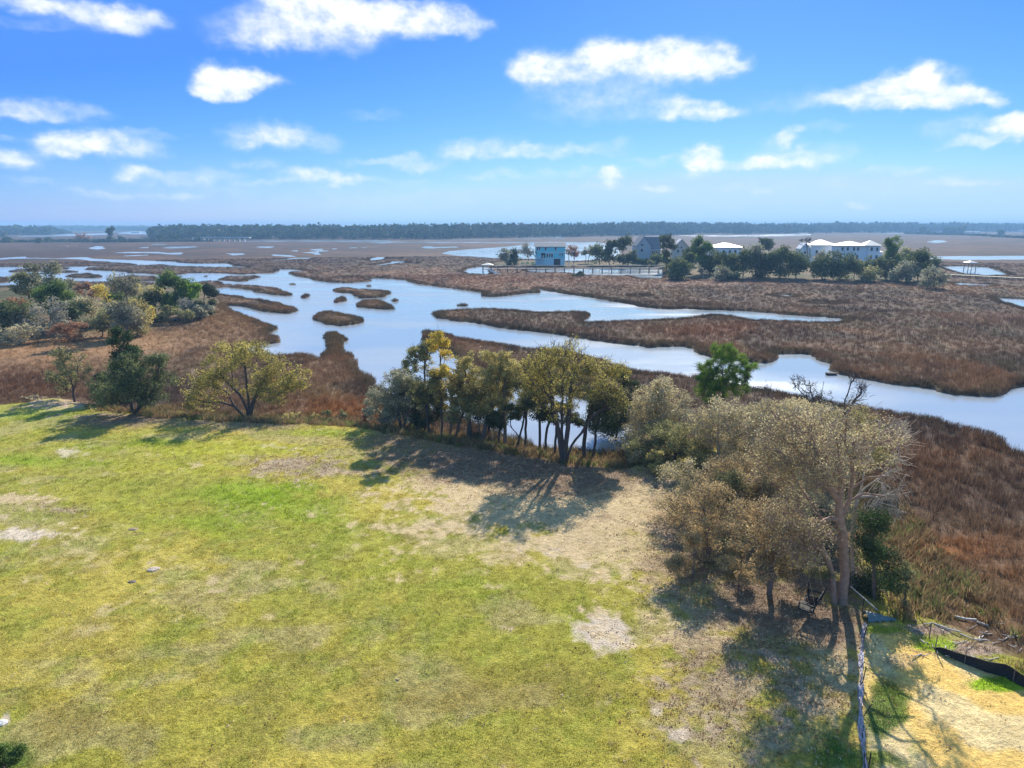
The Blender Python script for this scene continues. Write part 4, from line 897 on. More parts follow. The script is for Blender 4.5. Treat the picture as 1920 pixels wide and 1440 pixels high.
ptree('swing_oak', 'tall oak with two reddish trunks beside the hanging swing, pale twigs on its right', (1574,1132), [(1420,780,1600,930,1),(1550,765,1680,880,.3),(1440,920,1560,1050,.8)], 'tan',
      [[(1580,1134),(1584,1080),(1583,1020),(1574,975),(1568,940),(1578,905),(1572,870)],[(1566,1132),(1562,1090),(1556,1055),(1543,1028),(1515,1022),(1490,1030)],[(1570,950),(1556,915),(1545,880),(1530,850)],[(1576,985),(1592,940),(1598,890),(1602,830)],[(1588,945),(1620,925),(1660,930)],[(1592,905),(1630,895),(1670,890)],[(1598,870),(1640,835),(1680,820)]],
      rbase=.34, ntips=620, twig=2.2, leafmul=.55, bark=M_barkred, forkz=3.6, leafsize=.085, taper=.50, stemr=[.22, .145, .12, .11, .07, .07, .09])
ptree('dead_tree', 'bleached dead branches reaching right over the marsh from the swing oak', (1600,1100), [(1640,780,1705,880,1),(1650,880,1710,960,1),(1600,880,1690,960,.6)], 'bare', [[(1600,1100),(1598,1000),(1606,930),(1640,900),(1680,880)],[(1604,940),(1640,930),(1690,925)],[(1602,960),(1630,850),(1668,800)]], rbase=.14, ntips=120, twig=1.0, forkz=3.5)
ptree('lawn_shrub', 'dark green shrub at the bottom left corner of the lawn', (5,1475), [(-60,1400,58,1480,1)], 'green', cat='shrub', rbase=.04, leafsize=.06)

ptree('oak_tree', 'golden topped oak between the slim yellow topped tree and the forked oak', (878,822), [(838,672,905,745,1),(850,650,890,690,.5)], 'gold', leafmul=.9, forkz=2.5)
ptree('oak_tree', 'tan and olive oak crown between the forked oak and the largest oak', (948,840), [(918,655,985,735,1),(930,720,985,770,.7)], 'gold', leafmul=.9, forkz=2.5)
UND = [
 ('tan brushy thicket at the upper left edge of the right hand mass', (1285,968), [(1222,868,1350,968)], 'tan'),
 ('dark brush between the pond oak and the orange brown oak', (1365,985), [(1300,872,1430,985)], 'olive'),
 ('golden brushy undergrowth in the heart of the thicket', (1450,990), [(1390,868,1520,990)], 'brown'),
 ('ochre brush on the creek side of the thicket', (1600,905), [(1545,800,1665,900)], 'gold'),
 ('pale dead brush right of the golden undergrowth', (1560,1040), [(1490,925,1620,1035)], 'sage'),
 ('orange brown brush at the lawn edge, lowest on the left of the mass', (1300,1085), [(1248,1000,1352,1082)], 'brown'),
 ('shaded brush behind the hanging swing', (1520,1112), [(1470,1035,1570,1110)], 'olive'),
 ('brown brush in front of the dark shaded oak', (1385,1098), [(1340,1020,1440,1096)], 'brown'),
 ('dry brush at the far end of the thicket by the creek', (1480,800), [(1420,748,1540,800)], 'brown'),
 ('feathery pale brush at the pond end of the thicket', (1200,868), [(1160,800,1245,868)], 'tan'),
]
for lab, b, bx_, k in UND: ptree('brush', lab, b, bx_, k, cat='shrub', leafmul=.8, twig=1.5, rbase=.07)

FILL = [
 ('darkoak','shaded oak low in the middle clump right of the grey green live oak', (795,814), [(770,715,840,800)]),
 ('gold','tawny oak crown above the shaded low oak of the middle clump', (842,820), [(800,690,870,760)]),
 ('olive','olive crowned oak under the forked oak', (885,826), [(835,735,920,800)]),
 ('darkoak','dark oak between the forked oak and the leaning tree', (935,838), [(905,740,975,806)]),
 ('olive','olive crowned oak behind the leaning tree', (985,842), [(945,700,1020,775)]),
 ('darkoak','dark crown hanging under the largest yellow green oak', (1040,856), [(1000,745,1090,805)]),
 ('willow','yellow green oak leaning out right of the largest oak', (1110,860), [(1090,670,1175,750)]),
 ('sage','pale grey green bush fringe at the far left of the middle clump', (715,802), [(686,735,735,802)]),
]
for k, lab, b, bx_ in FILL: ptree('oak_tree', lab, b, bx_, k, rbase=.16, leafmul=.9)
BANKS = [
 ('brown brush on the bank just right of the broad yellow green oak', (560,788), [(530,765,600,790)], 'gold'),
 ('low olive brush on the bank half way to the middle clump', (625,792), [(600,768,665,794)], 'olive'),
 ('rust brown brush at the left foot of the middle clump', (680,798), [(650,770,700,800)], 'rust'),
 ('brown brush between the two left oaks', (345,778), [(325,755,400,782)], 'gold'),
 ('green brush between the small thin tree and the round oak', (190,768), [(165,752,215,770)], 'olive'),
 ('straw coloured brush at the left end of the bank', (75,752), [(40,738,105,754)], 'tan'),
]
for lab, b, bx_, k in BANKS: ptree('brush', lab, b, bx_, k, cat='shrub', leafmul=.6, twig=1.2, rbase=.05)
# -- woods on the point at the left
LW = [
 ('dark broadleaf at the far left edge of the wooded point', (18,630), [(-25,560,55,632)], 'liveoak'),
 ('grey leafless tree near the left edge of the wooded point', (48,632), [(20,565,85,628)], 'grey'),
 ('rust brown low tree at the left edge of the wooded point', (30,600), [(-20,552,45,595)], 'rust'),
 ('open crowned dark oak at the back left of the wooded point', (62,592), [(22,512,85,560),(40,500,75,540)], 'olive'),
 ('tallest tree of the wooded point with brown mossy top', (95,600), [(52,488,118,530,.6),(70,520,125,575,1)], 'sage'),
 ('bright green leaning crown below the tallest mossy tree', (112,612), [(68,520,128,590)], 'green'),
 ('ashy bare tree in front of the bright green crown', (102,634), [(78,560,128,630)], 'grey'),
 ('dark green tree right of the tallest mossy tree', (135,618), [(108,545,160,612)], 'liveoak'),
 ('pale grey snag tree behind the dark green one', (128,590), [(105,515,138,560)], 'sage'),
 ('pinkish tan tree in the middle of the point', (168,612), [(142,548,205,605)], 'tan'),
 ('orange tinged small tree at the back of the point', (160,572), [(145,525,180,560)], 'rust'),
 ('golden yellow tree at the back of the point', (196,580), [(172,528,222,575)], 'yellow'),
 ('olive shrubby tree at the front of the point left of the mossy grey one', (190,632), [(165,575,225,630)], 'olive'),
 ('dusky grey mossy tree standing high in the centre of the point', (238,634), [(205,510,262,560,.7),(200,560,265,625,1)], 'sage'),
 ('yellow green rounded tree at the front centre of the point', (262,630), [(225,560,285,628)], 'gold'),
 ('bright yellow bush beside the dark root plate', (283,608), [(272,575,292,605)], 'yellow'),
 ('dark shaded oak behind the yellow green rounded tree', (288,590), [(258,540,312,588)], 'darkoak'),
 ('olive gold tree between the mossy grey one and the bright green pine like one', (278,572), [(250,530,312,565)], 'gold'),
 ('fresh green layered tree, the greenest on the point', (325,590), [(298,508,360,560),(300,545,350,590)], 'green'),
 ('lime green lobe of foliage right of the fresh green layered tree', (356,590), [(332,522,378,562)], 'lime'),
 ('grey lilac bare tree in front of the lime green one', (352,598), [(335,552,380,598)], 'grey'),
 ('dark gappy oak at the right tip of the point', (388,592), [(362,525,408,560),(368,555,405,592)], 'darkoak'),
 ('brownish grey bush under the dark oak at the tip', (374,598), [(352,562,402,600)], 'sage'),
 ('low yellow green bushes at the front right of the point', (330,606), [(305,574,368,606)], 'olive'),
 ('small pale olive bush near the root plate', (302,604), [(288,582,318,604)], 'olive'),
 ('mid green oak filling the centre of the point', (228,604), [(195,545,250,600)], 'green'),
 ('low dull bush at the front left of the point', (130,640), [(95,600,165,640)], 'rust'),
 ('dusty grey brush along the front edge of the point', (40,645), [(0,605,75,645)], 'tan'),
]
for lab, b, bx_, k in LW:
    ptree('bush' if 'bush' in lab else 'marsh_tree', lab, b, bx_, k, leafmul=1.1, cat='shrub' if 'bush' in lab or 'brush' in lab else 'tree')
# -- trees around the houses across the marsh  (label, foot, crown box, kind)
HT = [
 ('bushy bare brown oak left of the turquoise house, leftmost', (950,497), [(936,466,965,494)], 'sage'),
 ('dark low oak second left of the turquoise house', (966,496), [(954,463,978,492)], 'darkoak'),
 ('wide branching leafless oak nearest the left wall of the turquoise house', (988,497), [(972,459,1003,486)], 'grey'),
 ('green bush below the leafless oak by the turquoise house', (957,499), [(949,484,968,499)], 'green'),
 ('reddish brown tree touching the right porch of the turquoise house', (1074,497), [(1060,460,1086,486)], 'rust'),
 ('brown round tree, second right of the turquoise house', (1097,494), [(1088,463,1106,484)], 'sage'),
 ('tree with leaning pale trunk, third right of the turquoise house', (1103,494), [(1098,462,1118,482)], 'olive'),
 ('dark spreading oak, fourth right of the turquoise house', (1124,497), [(1108,458,1142,496)], 'liveoak'),
 ('tall dark pine, left one of the pair before the grey gabled house', (1144,497), [(1134,446,1156,492)], 'darkoak'),
 ('tallest dark pine beside the left wall of the grey gabled house', (1168,497), [(1150,441,1190,470),(1155,465,1190,495)], 'darkoak'),
 ('dark conical shrub in front of the grey gabled house', (1208,498), [(1196,480,1218,498)], 'cedar'),
 ('pale olive bush under the porch of the grey gabled house', (1223,499), [(1215,485,1231,499)], 'olive'),
 ('small palm like tree right of the grey house porch', (1247,500), [(1239,479,1252,488)], 'lime'),
 ('open pine between the grey gabled house and the beige house', (1250,508), [(1232,443,1270,470),(1240,466,1268,500)], 'darkoak'),
 ('rounded oak on the shore below the beige house', (1276,524), [(1255,483,1300,522)], 'liveoak'),
 ('low dark oak at the water corner of the shore', (1256,524), [(1236,500,1280,523)], 'liveoak'),
 ('tall broad pine above the low cream roofed building', (1316,514), [(1298,437,1338,478),(1305,470,1340,505)], 'green'),
 ('oak leaning over the low cream roofed building', (1336,514), [(1310,466,1352,510)], 'liveoak'),
 ('silver grey shrub, small one on the shore', (1319,524), [(1311,499,1327,523)], 'grey'),
 ('silver green shrub, larger one on the shore', (1347,527), [(1328,498,1370,526)], 'sage'),
 ('shaded oak with trunks showing on the shore', (1392,522), [(1366,466,1412,515)], 'liveoak'),
 ('brown topped oak on the shore', (1412,521), [(1395,463,1440,515)], 'sage'),
 ('small domed pine behind the shore oaks', (1440,488), [(1422,445,1456,470)], 'darkoak'),
 ('dense green oak left of the middle of the shore row', (1460,523), [(1438,466,1488,518)], 'liveoak'),
 ('dense oak in the middle of the shore row', (1494,523), [(1474,464,1520,518)], 'liveoak'),
 ('bare dark tree in front of the pink white roof', (1512,494), [(1498,441,1524,468)], 'baredark'),
 ('thin grey tree right of the bare dark one', (1536,508), [(1524,470,1552,502)], 'sage'),
 ('broad dark oak below the white roofed house', (1575,527), [(1542,474,1604,526)], 'liveoak'),
 ('upright oak hiding the right wall of the white roofed house', (1622,520), [(1608,476,1638,515)], 'liveoak'),
 ('light green rounded oak on the shore below the white roofed house', (1632,530), [(1612,498,1652,529)], 'olive'),
 ('domed dark pine right of the white roofed house', (1668,515), [(1650,443,1686,478),(1652,470,1690,505)], 'green'),
 ('brown and green oak behind the domed dark pine', (1700,508), [(1676,462,1718,500)], 'olive'),
 ('grey green oak on the shore right of centre', (1700,530), [(1672,484,1722,528)], 'sage'),
 ('dark oak near the right end of the shore row', (1722,526), [(1700,466,1742,520)], 'liveoak'),
 ('low dark oak at the right end of the shore row', (1746,520), [(1730,480,1762,515)], 'liveoak'),
 ('pale rounded bush standing out in the marsh at the right end of the shore row', (1752,541), [(1726,502,1778,540)], 'sage'),
 ('dark green oak between the shore row and the boardwalk pond', (1292,512), [(1280,468,1306,505)], 'liveoak'),
 ('low dark brush closing the shore row on the left', (1365,524), [(1350,500,1385,524)], 'liveoak'),
 ('dark shade oak behind the broad dark oak', (1655,512), [(1636,480,1672,510)], 'liveoak'),
 ('small tree by the pond side lawn', (1190,497), [(1180,470,1200,496)], 'liveoak'),
 ('little marsh bush beside the boardwalk', (1090,518), [(1068,510,1102,521)], 'darkoak'),
]
HT += [
 ('dark oak filling the row below the cream roofed building', (1362,518), [(1340,474,1384,515)], 'liveoak'),
 ('dense oak left of the shaded oak with trunks', (1428,523), [(1404,470,1452,520)], 'darkoak'),
 ('dark oak in the row right of the dense middle oak', (1542,526), [(1518,476,1562,522)], 'liveoak'),
 ('olive oak right of the broad dark oak on the shore', (1602,524), [(1588,480,1622,522)], 'olive'),
 ('dark oak behind the light green rounded oak', (1660,524), [(1642,484,1682,522)], 'darkoak'),
 ('dark low growth behind the boardwalk by the grey house', (1232,500), [(1216,478,1252,500)], 'liveoak'),
 ('dark bushy oak between the beige house and the tall broad pine', (1300,500), [(1278,462,1312,498)], 'liveoak'),
]
for lab, b, bx_, k in HT:
    bush = any(q in lab for q in ('bush', 'shrub', 'brush'))
    ptree('bush' if bush else 'shore_tree', lab, b, bx_, k, leafmul=1.15, cat='shrub' if bush else 'tree')
FT = [
 ('tall lone pine on the causeway at the far left', (208,454), [(198,426,220,440),(201,438,216,454)], 'darkoak', 'tree'),
 ('dark dome shaped tree at the far left edge of the causeway', (15,455), [(3,445,25,455)], 'darkoak', 'tree'),
 ('dark round tree cut by the left edge of the picture', (0,444), [(-20,433,9,444)], 'darkoak', 'tree'),
 ('small square topped bush on the left causeway', (71,456), [(65,447,77,456)], 'darkoak', 'shrub'),
 ('rounded bush second on the left causeway', (92,453), [(84,445,98,453)], 'darkoak', 'shrub'),
 ('bare reddish trees left of the lone pine', (155,453), [(140,438,168,452)], 'rust', 'tree'),
 ('bush just right of the lone pine', (226,452), [(219,443,233,452)], 'darkoak', 'shrub'),
 ('round dark tree before the left end of the far wood', (300,452), [(294,440,307,451)], 'darkoak', 'tree'),
 ('pointed dark tree before the left end of the far wood', (326,452), [(318,438,334,451)], 'cedar', 'tree'),
 ('dark clump left of the low bridge', (370,453), [(364,445,376,453)], 'darkoak', 'shrub'),
 ('dark clumped trees on the far right causeway, left half', (1785,438), [(1776,424,1796,438)], 'darkoak', 'tree'),
 ('dark clumped trees on the far right causeway, right half', (1804,438), [(1795,424,1812,438)], 'darkoak', 'tree'),
 ('narrow dark tree left of the clumped trees far right', (1772,438), [(1768,426,1777,438)], 'cedar', 'tree'),
 ('dome shaped tree left on the far right shore', (1733,438), [(1724,425,1743,437)], 'darkoak', 'tree'),
 ('thin dark tree on the far shore left of the dome shaped one', (1657,437), [(1652,425,1663,437)], 'cedar', 'tree'),
 ('low dark tree on the causeway near the right edge', (1876,440), [(1868,431,1885,440)], 'darkoak', 'tree'),
]
for lab, b, bx_, k, c_ in FT:
    ptree('bush' if c_ == 'shrub' else 'distant_tree', lab, b, bx_, k, leafmul=1.3, cat=c_)

# -- the far woods, a mass
def woods(name, label, line, n, rows, gap, leaf=(( .022,.036,.022),(.085,.095,.055)), hmul=1.0, seed=3):
    """line: (px, foot row, top row)"""
    g = np.random.default_rng(seed); line = np.array(line, float)
    xs = g.uniform(line[0, 0], line[-1, 0], n); row = g.integers(0, rows, n)
    foot = np.interp(xs, line[:, 0], line[:, 1]); top = np.interp(xs, line[:, 0], line[:, 2])
    Cn, Rn, Tint, Q = [], [], [], []
    for x, f, t, r_ in zip(xs, foot, top, row):
        X, Y, _ = ground(x, f, 0.4); k = 1 + r_ * gap / Y + g.uniform(0, gap / Y); X *= k; Y *= k
        Z = at(x, t + 0.5, Y)[2]; h = Z * hmul * g.uniform(.66, 1.0) * (1.0 if r_ else g.uniform(.5, 1.0))
        if g.uniform() < .025: h *= 1.12
        Cn.append((X, Y, h * .56)); w = g.uniform(4.5, 8.5) * Y / 1300; Rn.append((w, w, h * .46)); Tint.append(g.uniform(0, 1)); Q.append(w * .84)
    Cn, Rn, Tint, Q = map(np.array, (Cn, Rn, Tint, Q)); m = 34
    dv = g.normal(0, 1, (n, m, 3)); dv /= np.linalg.norm(dv, axis=2, keepdims=True); dv *= g.uniform(.55, 1, (n, m, 1))
    p = (Cn[:, None] + dv * Rn[:, None]).reshape(-1, 3)
    nr = g.normal(0, 1, (n * m, 3)); nr[:, 2] += .5; nr[:, 1] -= .3; nr /= np.linalg.norm(nr, axis=1, keepdims=True)
    u = np.cross(nr, g.normal(0, 1, nr.shape)); u /= np.linalg.norm(u, axis=1, keepdims=True); v = np.cross(nr, u)
    s = (np.repeat(Q, m) * g.uniform(.5, 1.1, n * m))[:, None]
    V = np.stack([p - u * s * .5, p - v * s * .4, p + u * s * .5, p + v * s * .4], 1).reshape(-1, 3); V[:, 2] = np.maximum(V[:, 2], .3)
    rnd = np.clip(np.repeat(Tint, m) * .7 + g.uniform(0, .3, n * m), 0, 1)
    me = np_mesh(name, V, np.arange(len(V)).reshape(-1, 4), 4, leaf_mat(leaf[0], leaf[1], .2), [('rnd', 'FLOAT', 'FACE', rnd)])
    tag(link(name, me), label, 'forest', kind='stuff')
woods('far_wood', 'long band of mixed pine and hardwood forest across the far shore', [(283,448,424),(300,448.5,420),(320,449,417.5),(345,449,420),(450,449.4,419),(520,449.3,420),(600,449,417.5),(640,449,420),(700,449,419.5),(790,449,418),(860,448,417),(900,447,415.5),(960,446,415.5),(1060,444.5,417),(1100,444,415),(1200,442,414),(1245,441,414.5),(1300,440,417)], 2100, 5, 55)
woods('far_wood', 'hazy forest along the far right shore behind the houses', [(1290,440,416),(1380,439.5,415.5),(1420,439,417),(1500,438,417.5),(1560,437,416),(1640,436.5,416),(1700,436,415.5),(1800,435,417),(1960,434,418.5),(2100,434,418)], 1400, 5, 110, seed=4)
woods('far_wood', 'hazy wooded point at the far left of the picture', [(-90,441,421),(0,440.5,421.5),(40,440.5,421),(70,440.5,422.5),(95,440,423.5),(112,438.5,429),(128,437,434)], 420, 4, 70, seed=5)
woods('far_wood', 'faint blue treeline on the horizon at the left', [(70,432,422.5),(200,432.5,423),(300,433,423.5)], 420, 3, 250, seed=6, leaf=((.04,.055,.035),(.10,.12,.07)))
woods('causeway_brush', 'low dark brush along the far left causeway', [(-40,454.5,450),(60,454.5,450.5),(130,454,449.5),(200,454.5,448.5),(290,453.5,448),(360,453,450),(395,453,451)], 420, 2, 14, seed=7, hmul=1.1)
woods('causeway_brush', 'dark brush in front of the marina at the far right', [(1700,438.5,434),(1760,440,436),(1830,442,438),(1920,447,443),(2000,450,446)], 260, 2, 20, seed=8)

# ------------------------------------------------------------------ paints
M_teal = simple('turquoise_siding', (.17, .66, .74), .6, .08); M_tealpale = simple('pale_turquoise_siding', (.50, .78, .84), .6, .08)
M_white = simple('white_trim', (.66, .66, .65), .5, .06); M_pane = simple('window_glass', (.03, .045, .06), .15, .1); M_greyroof = simple('grey_shingle', (.17, .18, .20), .85, .15)
M_greysid = simple('grey_siding', (.42, .47, .50), .7, .08); M_beige = simple('beige_siding', (.58, .50, .42), .7, .08); M_cream = simple('cream_metal_roof', (.60, .55, .47), .45, .06)
M_whitewall = simple('white_stucco', (.78, .82, .84), .7, .06); M_pinkroof = simple('pale_pink_roof', (.58, .52, .49), .5, .06); M_dark = simple('opening_shade', (.03, .03, .035), .8, .1)
M_wood = simple('weathered_boards', (.58, .51, .43), .85, .2); M_pile = simple('dark_piles', (.16, .12, .10), .9, .2); M_sand = simple('sandy_track', (.62, .53, .38), .95, .15)
M_black = simple('black_paint', (.012, .014, .018), .8, .2); M_chain = simple('steel_chain', (.25, .25, .25), .4, .1, metal=.8)
M_fab = simple('pale_violet_fabric', (.36, .33, .37), .7, .75, 9, bump=.4); M_fabblack = simple('black_silt_fabric', (.012, .012, .016), .75, .3, 5, bump=.3); M_tarp = simple('blue_grey_tarp', (.10, .15, .165), .5, .2, 3, bump=.3)
M_yellowb = simple('pale_yellow_wood', (.75, .66, .30), .7, .1)

def scale_at(x, y, z): return (y * CP - (z - CAMZ) * SP) / F
def house(name, label, px0, px1, foot, eave, ridge, depth, wall, roof, kind='gable_x', windows=(), over=.4, lower=None, yaw=0, z0=None, cat='house'):
    x, y, z = on_ground((px0 + px1) / 2, foot)
    if z0 is not None: z = z0
    s = scale_at(x, y, z); w = (px1 - px0) * s; he = (foot - eave) * s; hr = (foot - ridge) * s
    yaw = yaw - math.atan2(x, y) * .35
    root = empty(name, (x, y, z), yaw); tag(root, label, cat)
    mb = MB()
    z1 = 0
    if lower:
        MB().box((0, depth / 2, he * lower[0] / 2), (w - .02, depth - .02, he * lower[0])).build('ground_floor', lower[1], root); z1 = he * lower[0]
    mb.box((0, depth / 2, (z1 + he) / 2), (w, depth, he - z1))
    if kind == 'gable_x':
        mb.prism([(0, he - .01), (depth, he - .01), (depth / 2, hr - .12)], -w / 2, w / 2, 'x')
        mb.build('wall', wall, root); t = .22; a = w / 2 + over; b = over
        sl_ = (hr - he) / (depth / 2)
        MB().prism([(-b, he - sl_ * b), (depth / 2, hr), (depth + b, he - sl_ * b), (depth + b, he - sl_ * b + t), (depth / 2, hr + t), (-b, he - sl_ * b + t)], -a, a, 'x').build('roof', roof, root)
    elif kind == 'gable_y':
        mb.prism([(-w / 2, he - .01), (w / 2, he - .01), (0, hr - .12)], 0, depth, 'y'); mb.build('wall', wall, root); t = .22; sl_ = (hr - he) / (w / 2); a = w / 2 + over
        MB().prism([(-a, he - sl_ * over), (0, hr), (a, he - sl_ * over), (a, he - sl_ * over + t), (0, hr + t), (-a, he - sl_ * over + t)], -over, depth + over, 'y').build('roof', roof, root)
    else:
        mb.build('wall', wall, root); a = w / 2 + over; b0, b1 = -over, depth + over; rl = max(.5, w / 2 - depth / 2)
        P = [(-a, b0, he), (a, b0, he), (a, b1, he), (-a, b1, he), (-a, b0, he + .2), (a, b0, he + .2), (a, b1, he + .2), (-a, b1, he + .2), (-rl, depth / 2, hr), (rl, depth / 2, hr)]
        MB().poly(P, [(3,2,1,0),(0,1,5,4),(1,2,6,5),(2,3,7,6),(3,0,4,7),(4,5,9,8),(5,6,9),(6,7,8,9),(7,4,8)]).build('roof', roof, root)
    for (fx, fz, ww, hh) in windows:
        cx = -w / 2 + fx * w; cz = fz * he
        fr = MB()
        t = .12
        fr.box((cx - ww / 2 - t / 2, -.04, cz), (t, .08, hh + 2 * t)); fr.box((cx + ww / 2 + t / 2, -.04, cz), (t, .08, hh + 2 * t)); fr.box((cx, -.04, cz + hh / 2 + t / 2), (ww, .08, t)); fr.box((cx, -.04, cz - hh / 2 - t / 2), (ww, .08, t))
        f_ = fr.build('window', M_white, root); MB().box((cx, -.015, cz), (ww, .03, hh)).build('pane', M_pane, f_)
    return root, w, he, hr, s
def build_houses():
    # turquoise house
    r_, w, he, hr, s = house('stilt_house', 'turquoise three storey house on piles with a grey roof and white porches', 1004, 1059, 497, 463.5, 456.5, 8.5, M_teal, M_greyroof, 'gable_x',
        [(.06,.90,.6,1.3),(.13,.90,.6,1.3),(.34,.90,.7,1.4),(.68,.90,.7,1.4),(.40,.53,.75,1.5),(.48,.53,.75,1.5),(.56,.53,.75,1.5),(.83,.58,.5,1.0),(.91,.58,.5,1.0)], lower=(.36, M_tealpale))
    MB().box((0, -.06, he * .70), (w, .1, .22)).build('trim_band', M_white, r_)
    MB().box((0, -.06, he * .36), (w, .1, .22)).build('trim_band', M_white, r_)
    g_ = MB().box((w * .235, -.05, he * .18), (w * .22, .08, he * .34)).build('garage_shade_panel', M_dark, r_)  # dark panels on the wall; the shade of the openings is their colour
    MB().box((-w * .24, -.05, he * .53), (w * .14, .08, he * .26)).build('porch_shade_panel', M_dark, r_)
    for i in range(3): MB().box((-w * .46 + i * w * .11, -1.9, he * .28), (.22, .22, he * .56)).build('porch_post', M_white, r_)
    d = MB(); d.box((-w * .35, -1.0, he * .37), (w * .26, 2.0, .2)); d.build('porch_deck', M_white, r_)
    rl = MB(); rl.box((-w * .35, -1.95, he * .37 + 1.0), (w * .26, .08, .1))
    for i in range(9): rl.box((-w * .47 + i * w * .03, -1.95, he * .37 + .55), (.05, .05, .9))
    rl.build('railing', M_white, r_)
    # right hand porch with little roof and stairs
    MB().box((w / 2 + 1.0, 2.2, he * .64), (2.0, 3.0, .2)).build('porch_deck', M_white, r_)
    MB().prism([(w / 2 + .05, he * .83), (w / 2 + 2.3, he * .74), (w / 2 + 2.3, he * .78), (w / 2 + .05, he * .90)], .5, 4, 'y').build('porch_roof', M_white, r_)
    for yy in (.8, 3.6): MB().box((w / 2 + 1.9, yy, he * .37), (.18, .18, he * .74)).build('porch_post', M_white, r_)
    st = MB()
    for i in range(10): st.box((w / 2 + 1.0 + i * .28, -.2, he * .62 - i * he * .06), (.3, 1.0, .08))
    st.build('stairs', M_white, r_)
    # grey gabled house
    r_, w, he, hr, s = house('gabled_house', 'pale grey house with steep front gable and dark grey roof between the pines', 1193, 1219, 499, 467, 450.5, 10, M_greysid, M_greyroof, 'gable_y', [(.30,1.03,.6,1.1),(.42,1.03,.6,1.1),(.35,.72,1.1,1.3)], yaw=.12)
    MB().box((w * .5 + 2.6, 5, he * .40), (5.2, 7, he * .78)).build('side_wing', M_greysid, r_)
    MB().prism([(1.2, he * .78), (8.8, he * .78), (5, hr - .4)], w * .1, w * .5 + 5.6, 'x').build('wing_roof', M_greyroof, r_)
    MB().box((w * .5 + 2.9, .3, he * .36), (5.8, 2.4, .2)).build('porch_deck', M_white, r_)
    MB().box((w * .5 + 2.9, .3, he * .74), (5.8, 2.6, .18)).build('porch_roof', M_white, r_)
    for i in range(4): MB().box((w * .5 + .3 + i * 1.75, -.8, he * .37), (.2, .2, he * .74)).build('porch_post', M_white, r_)
    for i in range(3):
        f_ = MB().box((w * .5 + 1.1 + i * 1.7, 1.47, he * .55), (1.1, .06, 1.9)).build('window', M_white, r_); MB().box((w * .5 + 1.1 + i * 1.7, 1.42, he * .55), (.85, .06, 1.6)).build('pane', M_pane, f_)
    rl = MB().box((w * .5 + 2.9, -.85, he * .36 + 1.0), (5.8, .07, .09))
    for i in range(20): rl.box((w * .5 + .1 + i * .3, -.85, he * .36 + .55), (.05, .05, .9))
    rl.build('railing', M_white, r_)
    house('beige_house', 'beige house with a pale gable half hidden behind the open pine', 1262, 1290, 494, 464, 450, 9, M_beige, M_pinkroof, 'gable_y', [(.3,.75,.8,1.3),(.62,.75,.8,1.3),(.5,.98,.7,.9)])
    house('low_house', 'low pale building with a wide cream roof between two pines', 1333, 1388, 490, 464.5, 457, 12, M_whitewall, M_cream, 'hip', [(.2,.7,1,1.5),(.42,.7,1,1.5),(.62,.7,1,1.5),(.8,.7,1,1.5)], over=.9)
    house('pink_roof_house', 'house with a pale pinkish hipped roof left of the white roofed house', 1519, 1564, 492, 461, 450.5, 12, M_whitewall, M_pinkroof, 'hip', [(.25,.62,1,1.5),(.5,.62,1,1.5),(.75,.62,1,1.5)], over=.8)
    house('small_gable_house', 'small white gable showing left of the pink roofed house', 1500, 1515, 492, 466, 457, 8, M_whitewall, M_white, 'gable_y', [(.5,.7,.9,1.3)])
    r_, w, he, hr, s = house('white_roof_house', 'large white two storey house with a cream hipped roof and dark windows', 1572, 1622, 496, 462, 453.5, 12, M_whitewall, M_cream, 'hip', [(.12,.84,.8,1.5),(.30,.84,.8,1.5),(.52,.84,.8,1.5),(.66,.84,.8,1.5),(.30,.42,.8,1.6),(.52,.42,.8,1.6),(.66,.42,.8,1.6)], over=.9)
    ww = 21 * s
    mb = MB().box((w / 2 + ww / 2 + .02, 4, he / 2), (ww, 9, he)); mb.build('wing_wall', M_whitewall, r_)
    a0, a1 = w / 2 - 2, w / 2 + ww + .8
    MB().poly([(a0, -1.3, he + .25), (a1, -1.3, he + .25), (a1, 9.3, he + .25), (a0, 9.3, he + .25), ((a0 + a1) / 2, 4, hr + .5)], [(0,1,4),(1,2,4),(2,3,4),(3,0,4),(3,2,1,0)]).build('wing_roof', M_cream, r_)
    for fx, fz in ((.3,.84),(.75,.84),(.3,.42),(.75,.42)):
        f_ = MB().box((w / 2 + ww * fx, -.53, he * fz), (1.1, .06, 1.8)).build('window', M_white, r_); MB().box((w / 2 + ww * fx, -.58, he * fz), (.85, .06, 1.5)).build('pane', M_pane, f_)
    house('garage_shed', 'little white roofed outbuilding at the right side of the white roofed house', 1640, 1652, 492, 473.5, 469.5, 6, M_whitewall, M_white, 'hip', [(.5,.5,.8,1.2)], cat='outbuilding')
    for (a, b, f, e, r, lab) in ((1226,1238,440.5,437.4,436.0,'tiny white building on the far shore left of the chimney smoke haze'), (1246,1258,438.5,436,434.8,'pale boat shed on the far shore among the trees'), (246,262,437,434.6,433.4,'white building in the haze on the far left shore'), (276,290,437.5,435.8,434.8,'low pale shed in the haze left of the far wood'), (1746,1756,432,429.4,427.8,'pale roofed house in the far right treeline'), (1808,1836,436.5,434.8,433.6,'long white marina shed at the far right'), (1900,1930,434.5,432,430.6,'pale building at the right edge by the tall pole')):
        house('far_building', lab, a, b, f, e, r, 8, M_white, M_cream, 'gable_x', [(.5,.5,1.6,1.2)], cat='building')
build_houses()

